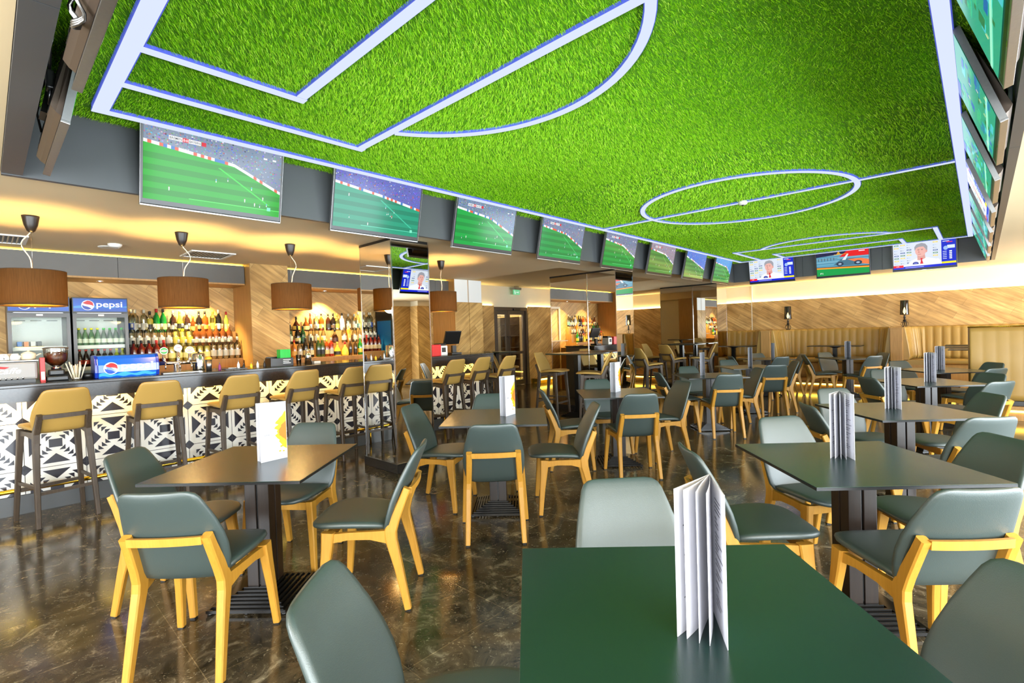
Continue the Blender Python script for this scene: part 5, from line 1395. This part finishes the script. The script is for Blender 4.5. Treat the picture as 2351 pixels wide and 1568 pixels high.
def interview():
    R = random.Random(5); p = Pic(SW, SH, 0.034, -0.0185)
    p.rect(0, 0, 1, 1, (206, 214, 226), 0)
    p.rect(0.78, 0.08, 1, 1, (24, 44, 190), 0.0003)
    for i in range(7):
        for j in range(8):
            u, v = 0.02+0.105*i, 0.2+0.1*j
            if 0.30 < u < 0.56 and v > 0.3: continue
            k = (i*3+j*2) % 5
            c = [(150, 180, 220), (44, 84, 150), (226, 200, 60), (120, 130, 150), (60, 130, 90)][k]
            if k in (0, 3): p.rect(u, v, u+0.02, v+0.028, c, 0.0004); p.rect(u+0.026, v+0.008, u+0.055, v+0.018, c, 0.0004)
            else: p.rect(u, v, u+0.075, v+0.045, c, 0.0004); p.rect(u+0.012, v+0.016, u+0.063, v+0.027, (236, 236, 236), 0.0006)
    # man in a white shirt
    p.poly([(0.24, 0.08), (0.27, 0.25), (0.34, 0.33), (0.42, 0.40), (0.52, 0.40), (0.62, 0.34), (0.74, 0.29), (0.79, 0.08)], (232, 236, 244), 0.0008)
    p.poly([(0.40, 0.30), (0.40, 0.50), (0.52, 0.52), (0.53, 0.36), (0.46, 0.28)], (206, 150, 140), 0.0009)
    p.ell(0.455, 0.64, 0.088, 0.20, (222, 168, 158), 0.0011)
    p.poly([(0.36, 0.66), (0.355, 0.80), (0.39, 0.90), (0.47, 0.94), (0.53, 0.90), (0.565, 0.80), (0.56, 0.60), (0.54, 0.56), (0.535, 0.70), (0.50, 0.80), (0.43, 0.80), (0.385, 0.76)], (150, 150, 158), 0.0013)
    p.ell(0.548, 0.62, 0.014, 0.045, (214, 150, 140), 0.0014)
    for u in (0.405, 0.462): p.rect(u, 0.675, u+0.03, 0.69, (70, 56, 60), 0.0014); p.rect(u-0.004, 0.71, u+0.034, 0.722, (140, 130, 134), 0.0014)
    p.poly([(0.425, 0.66), (0.41, 0.575), (0.445, 0.575)], (196, 134, 124), 0.0014); p.rect(0.41, 0.515, 0.46, 0.528, (150, 80, 80), 0.0014)
    p.poly([(0.445, 0.37), (0.485, 0.37), (0.475, 0.31), (0.50, 0.10), (0.435, 0.10), (0.458, 0.31)], (206, 24, 44), 0.0012)
    p.ell(0.37, 0.17, 0.05, 0.075, (36, 44, 130), 0.0014); p.ell(0.37, 0.19, 0.03, 0.03, (90, 100, 190), 0.0015)
    # scoreboard panel and captions
    p.ell(0.845, 0.66, 0.035, 0.075, (150, 180, 230), 0.0006); p.rect(0.87, 0.64, 0.985, 0.76, (206, 220, 240), 0.0005); p.rect(0.80, 0.9, 0.90, 0.92, (240, 240, 250), 0.0006); p.rect(0.86, 0.86, 0.95, 0.885, (230, 60, 60), 0.0006)
    for i in range(5):
        v = 0.26+0.065*i; p.rect(0.80, v, 0.86, v+0.02, (206, 214, 240), 0.0006); p.rect(0.90, v-0.008, 0.94, v+0.032, (240, 244, 250), 0.0006)
    p.rect(0, 0, 1, 0.09, (18, 34, 200), 0.0016); p.rect(0, 0.06, 0.17, 0.15, (224, 24, 44), 0.0017); p.rect(0.17, 0.09, 0.78, 0.15, (232, 236, 244), 0.0016); p.rect(0.78, 0.09, 1, 0.16, (240, 224, 30), 0.0016)
    p.text('LIVE', 0.05, 0.09, 0.035, (250, 250, 250)); p.rect(0.2, 0.035, 0.5, 0.05, (200, 206, 240), 0.0018)
    return p
def race():
    p = Pic(SW, SH, 0.034, -0.0185)
    p.rect(0, 0, 1, 1, (90, 150, 176), 0)
    p.poly([(0, 0.8), (0.55, 0.86), (0.62, 1), (0, 1)], (34, 34, 66), 0.0003); p.poly([(0.45, 0.74), (0.62, 1), (1, 1), (1, 0.72)], (214, 30, 34), 0.0004)
    for i in range(9): p.rect(0.0, 0.46+0.045*i, 1, 0.475+0.045*i, [(120, 176, 196), (70, 116, 140), (150, 190, 200)][i % 3], 0.0002)
    for i in range(6): p.rect(0.04+0.06*i, 0.62, 0.05+0.06*i, 0.74, (60, 60, 66), 0.0004)
    p.rect(0.0, 0.70, 0.42, 0.715, (50, 60, 70), 0.0005)
    p.poly([(0.40, 0.86), (0.44, 0.98), (0.48, 0.86)], (214, 150, 40), 0.0006); p.rect(0.35, 0.84, 0.62, 0.86, (206, 160, 50), 0.0006)
    p.poly([(0, 0.30), (1, 0.22), (1, 0), (0, 0)], (24, 150, 70), 0.0005); p.poly([(0, 0.36), (1, 0.28), (1, 0.22), (0, 0.30)], (236, 150, 50), 0.0006); p.poly([(0, 0.38), (1, 0.31), (1, 0.28), (0, 0.36)], (36, 30, 34), 0.0006)
    p.poly([(0.33, 0.42), (0.48, 0.64), (0.66, 0.66), (1, 0.52), (1, 0.38), (0.6, 0.36)], (70, 110, 130), 0.0007)
    p.poly([(0.60, 0.62), (0.86, 0.62), (1, 0.54), (1, 0.34), (0.86, 0.40)], (226, 120, 70), 0.0008)
    for u, r in ((0.46, 0.07), (0.80, 0.075)): p.ell(u, 0.45, r, 0.09, (44, 60, 80), 0.0009); p.ell(u, 0.45, r*0.45, 0.04, (150, 170, 190), 0.001)
    p.poly([(0.50, 0.60), (0.60, 0.84), (0.63, 0.84), (0.57, 0.6)], (214, 220, 226), 0.0009)
    p.rect(0.82, 0.9, 0.93, 0.93, (246, 246, 250), 0.0009); p.text('F1', 0.07, 0.07, 0.07, (236, 246, 240), 0.05)
    return p
def teal(seed):
    R = random.Random(seed); p = Pic(SW, SH, 0.034, -0.0185)
    p.rect(0, 0, 1, 1, (40, 150, 120), 0)
    for i in range(36):
        u, v = R.random()*0.9, R.random()*0.86; c = R.choice([(30, 120, 150), (50, 170, 120), (40, 110, 70), (70, 180, 190), (24, 90, 160)])
        p.rect(u, v, min(1, u+R.uniform(0.04, 0.2)), min(1, v+R.uniform(0.03, 0.12)), c, 0.0002+0.00002*i)
    p.poly([(0.0, 0.1), (1, 0.2), (1, 0.24), (0, 0.14)], (150, 220, 190), 0.0012); p.rect(0, 0.9, 0.3, 1.0, (24, 60, 150), 0.0012)
    for i in range(7): u = R.random()*0.95; v = R.uniform(0.1, 0.7); p.rect(u, v, u+0.012, v+0.05, (236, 226, 160), 0.0013)
    return p
def make_tv(pic, lab, grp):
    t = thing('wall_television', lab, 'television', group=grp)
    MB().box(-0.45, 0.45, -0.016, 0.012, 0.0, 0.52).build('case', M['black'], t, bevel=0.004)
    b = MB(); b.loft([[(-0.40, y, z0), (0.40, y, z0), (0.40-d, y, z1), (-0.40+d, y, z1)] for y, z0, z1, d in ((0.0125, 0.03, 0.44, 0.0), (0.032, 0.04, 0.40, 0.03), (0.052, 0.06, 0.33, 0.10))], 0, False)
    bk = b.build('rear_cover', M['tvback'], t)
    for x, z, w, hh in ((-0.28, 0.12, 0.07, 0.11), (0.24, 0.12, 0.09, 0.11), (-0.10, 0.30, 0.12, 0.03)): MB().box(x-w/2, x+w/2, 0.0, 0.0545, z-hh/2, z+hh/2).build('port_panel', M['black'], bk)
    MB().box(0.21, 0.27, 0.0547, 0.0553, 0.10, 0.15).build('rating_sticker', M['white'], bk)
    MB().box(-0.452, 0.452, -0.018, 0.013, -0.012, -0.0005).build('bottom_bezel', M['steel'], t, bevel=0.002)
    q = MB(); q.box(-0.452, -0.4505, -0.017, 0.012, -0.001, 0.522); q.box(0.4505, 0.452, -0.017, 0.012, -0.001, 0.522); q.box(-0.452, 0.452, -0.017, 0.012, 0.5205, 0.522)
    q.build('edge_trim', M['steel'], t)
    MB().box(-0.03, 0.03, -0.0187, -0.0183, -0.009, -0.004).build('badge', M['chrome'], t)
    pic.mb.build('screen', M['screen'], t, color=True)
    MB().box(-0.06, 0.06, 0.053, 0.075, 0.14, 0.34).build('wall_bracket', M['black'], t)
    MB().tube([(0.18, 0.054, 0.12), (0.16, 0.085, 0.20), (0.10, 0.09, 0.30), (0.02, 0.075, 0.36)], 0.005, 6).build('cable', M['black'], t)
    return t
M['tvback'] = pm('television_rear_plastic', rgb(70, 58, 48), 0.4)
NEAR = ['nearest the camera', 'second from the camera', 'third from the camera', 'fourth from the camera', 'fifth from the camera', 'sixth from the camera', 'seventh from the camera', 'farthest from the camera']
GB = 'televisions along the bar side of the ceiling'
LEFT = [(0.738, 1.636, 1, (18, 166, 24), (120, 134, 156), True, 0.62), (2.057, 2.953, 2, (30, 150, 116), (96, 100, 176), False, 0.5), (3.391, 4.30, 3, (20, 160, 64), (110, 130, 156), True, 0.55), (4.757, 5.686, 4, (24, 150, 70), (110, 124, 156), True, 0.56), (6.194, 7.107, 5, (24, 150, 60), (112, 122, 150), True, 0.56), (7.533, 8.469, 6, (84, 140, 60), (150, 136, 150), True, 0.6), (8.916, 9.812, 7, (90, 146, 70), (90, 120, 200), False, 0.3), (10.303, 11.176, 8, (80, 156, 70), (90, 150, 210), False, 0.7)]
def place(o, x, y, z, rz, tilt): o.location = (x, y, z); o.rotation_euler = (tilt, 0, rz)
for i, (a, b_, sd, fl, ti, sc, co) in enumerate(LEFT):
    lab = 'television showing football, tilted over the bar side, %s' % NEAR[i]
    o = make_tv(football(sd, fl, ti, sc, co, 1 if i == 1 else 0), lab, GB)
    place(o, -4.035, (a+b_)/2, 2.356, PI/2, math.radians(12.5))
for i, (xc, kind) in enumerate(((-3.275, 0), (-1.985, 1), (-0.745, 0))):
    lab = ['television showing a man being interviewed, in the far corner by the long row', 'television showing a racing car with a red wing', 'television showing a man being interviewed, nearest the window side'][i]
    o = make_tv(race() if kind else interview(), lab, 'televisions over the far booths')
    place(o, xc, 11.70, 2.358, 0, math.radians(9))
RIGHT = [0.58+1.366*i+0.45 for i in range(8)]
for i, y in enumerate(RIGHT):
    o = make_tv(teal(i+20) if i not in (4,) else interview(), 'television seen edge on along the window side, %s' % NEAR[i], 'televisions along the window side of the ceiling')
    place(o, 0.088, y, 2.356, -PI/2, math.radians(18))
for i, xc in enumerate((-3.20, -1.93, -0.72)):
    o = make_tv(football(40+i), 'television seen from behind over the camera end, %s' % ['nearest the bar', 'the middle one of three', 'nearest the windows'][i], 'televisions over the camera end of the room')
    place(o, xc, 0.262, 2.356, PI, math.radians(11))
# loose cables and adapter behind the near televisions
t = thing('power_adapter', 'black power adapter and grey cables dangling behind the near televisions', 'power adapter', (-2.92, 0.234, 2.58))
MB().box(-0.03, 0.03, -0.013, 0.013, -0.05, 0.03).build('adapter_body', M['black'], t, bevel=0.006)
MB().box(-0.02, 0.02, -0.0138, -0.0132, -0.03, 0.01).build('sticker', M['white'], t)
q = MB(); q.tube([(0, 0, 0.03), (0.03, 0.0, 0.09), (0.05, 0.01, 0.16), (0.02, 0.015, 0.25)], 0.006, 8); q.tube([(0.01, 0, 0.03), (0.06, 0.0, 0.10), (0.07, 0.01, 0.18), (0.05, 0.015, 0.25)], 0.006, 8)
q.tube([(0, 0, -0.05), (-0.03, -0.005, -0.10), (-0.05, -0.005, -0.06), (-0.045, 0.0, 0.0)], 0.005, 8)
q.build('cables', M['steel'], t)
t = thing('cable_coil', 'coiled grey cable hanging behind the second near television', 'cable', (-1.93, 0.222, 2.43))
q = MB()
for r in (0.055, 0.062, 0.069): q.tube([(r*math.cos(2*PI*k/24), 0.012*math.sin(k), r*math.sin(2*PI*k/24)) for k in range(24)], 0.005, 6, 0, True)
q.tube([(0, 0, 0.07), (0.02, 0.0, 0.16), (0.0, 0.0, 0.41)], 0.005, 6)
q.build('cable_loops', M['steel'], t)

# ================================================================== MENUS
def splash(mb, X, y0, z0, w, hgt):
    R = random.Random(11); pts = []
    for i in range(24):
        u = i/23; e = 0.42*math.sin(PI*u)**0.8*w*(0.75+0.45*R.random()); pts.append((X, y0+w*0.985-e, z0+hgt*(0.16+0.68*u)))
    mb.poly(pts+[(X, y0+w*0.985, z0+hgt*0.84), (X, y0+w*0.985, z0+hgt*0.16)], 0, rgb(240, 166, 30))
    pts = []
    for i in range(16):
        u = i/15; e = 0.30*math.sin(PI*u)*w*(0.75+0.4*R.random()); pts.append((X+0.0003, y0+w*0.985-e, z0+hgt*(0.30+0.36*u)))
    mb.poly(pts+[(X+0.0003, y0+w*0.985, z0+hgt*0.66), (X+0.0003, y0+w*0.985, z0+hgt*0.30)], 0, rgb(240, 112, 30))
    for (u, v, r) in ((0.78, 0.22, 0.05), (0.86, 0.13, 0.04), (0.72, 0.14, 0.045)):
        mb.poly([(X, y0+w*u+r*w*math.cos(k*PI/8), z0+hgt*v+r*w*0.7*math.sin(k*PI/8)) for k in range(16)], 0, rgb(236, 150, 30))
MW, MH = 0.153, 0.322
def make_menu(kind, label):
    """a menu booklet standing open; the spine is the local z axis, the leaves fan out round the local -y direction"""
    t = thing('menu_booklet', label, 'menu', group='white menu booklets on the tables')
    angs = {'v': [-19, -12, -2, 6, 19], 'n': [-12, -7, -2, 5, 11]}[kind]
    R = random.Random(3)
    for i, a in enumerate(angs):
        cover = i in (0, len(angs)-1)
        w = MW if cover else MW-0.006; th = 0.0016 if cover else 0.0008
        Mx = Matrix.Rotation(math.radians(a), 4, 'Z')
        rings = []; n = 6
        bow = 0.0 if cover else (0.003 if i % 2 else -0.003)
        for k in range(n+1):
            u = k/n; x = bow*math.sin(PI*u)
            rings.append([Mx @ Vector((x+dx, -0.002-u*w, z)) for dx, z in ((-th/2, 0.0), (th/2, 0.0), (th/2, MH), (-th/2, MH))])
        mb = MB().loft(rings, 0, False)
        o = mb.build('cover' if cover else 'leaf', M['paper'], t)
        pr = MB()
        if cover:
            sg = -1 if i == 0 else 1
            sub = MB()
            # outside of the cover: orange splash next to the spine and a small title
            splash(sub, 0.0, 0.0, 0.0, MW, MH)
            vs, fs, ww, hh = text_mesh('Summer', 1, 0.01)
            sub.add([(0.0, MW*0.16+a_*0.032/ww, MH*0.44+b_*0.0095/hh) for a_, b_ in vs], fs, 0, False, rgb(60, 60, 66))
            for (x, y, z) in sub.v: pr.v.append(tuple(Mx @ Vector((sg*(th/2+0.0005+x), -0.002-(MW-y), z))))
            pr.f, pr.m, pr.sm, pr.c = list(sub.f), list(sub.m), list(sub.sm), list(sub.c)
        # lines of text inside
        sgs = [1] if i == 0 else [-1] if i == len(angs)-1 else [-1, 1]
        for sg in sgs:
            z = MH-0.03
            while z > 0.045:
                z -= R.choice([0.009, 0.009, 0.016])
                if bow == 0.0: y0, y1, x = -0.035, -0.035-R.uniform(0.02, 0.075), sg*(th/2+0.0005)
                else: continue
                pr.poly([tuple(Mx @ Vector((x, y, zz))) for y, zz in ((y0-0.02, z), (y1-0.02, z), (y1-0.02, z+0.0028), (y0-0.02, z+0.0028))], 0, rgb(90, 90, 100))
        if pr.v: pr.build('printing', M['print'], o, color=True)
    return t
MN = [('T0', .42, 1.184, -28.5, 'v', 'open white menu booklet standing on the nearest table'),
      ('T1', -1.39, 2.80, -45, 'n', 'white menu with an orange splash on the first table by the bar stools'),
      ('T2', -.118, 4.14, -40, 'n', 'white menu with an orange splash on the second table in the bar row'),
      ('T4', 1.01, 5.52, -42, 'n', 'white menu with an orange splash on the third table in the bar row'),
      ('T5', 2.52, 7.20, -30, 'n', 'white menu standing on the fourth table in the bar row'),
      ('T6', 3.73, 8.46, -28, 'n', 'white menu standing on the fifth table in the bar row'),
      ('T7', 4.95, 10.3, -14, 'n', 'white menu standing on the last table in the bar row'),
      ('T8', 6.34, 10.08, -32, 'v', 'white menu standing on the lone table before the booths'),
      ('T3', 1.60, 2.62, -28, 'v', 'open white menu booklet on the second table in the window row'),
      ('R2', 2.86, 4.02, -32, 'v', 'open white menu booklet on the third table in the window row'),
      ('R3', 4.46, 5.69, -34, 'v', 'open white menu booklet on the fourth table in the window row'),
      ('R4', 5.67, 7.06, -34, 'v', 'open white menu booklet on the last table in the window row')]
mp = {}
for k, x, y, a, kind, lab in MN:
    px, py = t2r(x, y)
    if kind not in mp: mp[kind] = make_menu(kind, lab); mp[kind].location = (px, py, 0.7505); mp[kind].rotation_euler = (0, 0, TA+math.radians(a))
    else: dup(mp[kind], (px, py, 0.7505), (0, 0, TA+math.radians(a)), lab)

# ================================================================== LIGHT AND CAMERA
def area(name, loc, rot, sx, sy, en, col):
    L = bpy.data.lights.new(name, 'AREA'); L.shape = 'RECTANGLE'; L.size = sx; L.size_y = sy; L.energy = en; L.color = col
    o = bpy.data.objects.new(name, L); COL.objects.link(o); o.location = loc; o.rotation_euler = rot
    return o
for i, (a, b_) in enumerate(WN):
    area('window_daylight', (RX-0.03, (a+b_)/2, 1.18), (0, PI/2, 0), 1.95, b_-a-0.1, E_WIN, (0.84, 0.93, 1.0))
for i, (a, b_) in enumerate(WC):
    area('window_daylight', ((a+b_)/2, RY0+0.05, 1.35), (PI/2, 0, 0), b_-a-0.1, 1.6, E_WIN*0.85, (0.9, 0.95, 1.0))  # light from the added windows behind the camera
area('far_room_fill', (-10.4, 9.9, 2.64), (0, 0, 0), 0.3, 0.3, 170, (1.0, 0.86, 0.6))  # added fill that brightens the room seen through the door
# recessed ceiling lamps in the cream soffit
def down(x, y, en, col, lab):
    t = thing('ceiling_downlight', lab, 'downlight', (x, y, ZC-0.0005), group='recessed downlights outside the picture')
    MB().lathe([(0.06, 0), (0.06, -0.005), (0.048, -0.005)], 20, cap=False).build('trim_ring', M['white'], t)
    MB().lathe([(0.047, -0.001), (0.02, -0.003)], 20).build('lens', M['bulb'], t)
    area('downlight_beam', (x, y, ZC-0.012), (0, 0, 0), 0.09, 0.09, en, col)
wd = bpy.data.worlds.new('world'); S.world = wd; wd.use_nodes = True
wd.node_tree.nodes['Background'].inputs['Color'].default_value = (0.75, 0.85, 1.0, 1); wd.node_tree.nodes['Background'].inputs['Strength'].default_value = 0.3

cam = bpy.data.cameras.new('camera'); cam.sensor_width = 36.0; cam.sensor_fit = 'HORIZONTAL'; cam.lens = CAM_F/2351*36.0; cam.clip_start = 0.02; cam.clip_end = 100
co = bpy.data.objects.new('camera', cam); COL.objects.link(co)
yaw, pit, rol = CAM_R
f = Vector((-math.sin(yaw)*math.cos(pit), math.cos(yaw)*math.cos(pit), math.sin(pit)))
r = Vector((math.cos(yaw), math.sin(yaw), 0)); u = r.cross(f)
r2 = r*math.cos(rol)+u*math.sin(rol); u2 = -r*math.sin(rol)+u*math.cos(rol)
co.matrix_world = Matrix(((r2.x, u2.x, -f.x, 0), (r2.y, u2.y, -f.y, 0), (r2.z, u2.z, -f.z, CAMH), (0, 0, 0, 1)))
S.camera = co
S.view_settings.view_transform = 'Standard'; S.view_settings.look = 'None'; S.view_settings.gamma = 1.0; S.view_settings.use_curve_mapping = False
S.view_settings.exposure = EXPO
S.cycles.max_bounces = 8; S.cycles.diffuse_bounces = 4; S.cycles.glossy_bounces = 5; S.cycles.transmission_bounces = 6; S.cycles.transparent_max_bounces = 12
S.cycles.sample_clamp_indirect = 6.0; S.cycles.use_denoising = True
S.cycles.caustics_reflective = False; S.cycles.caustics_refractive = False
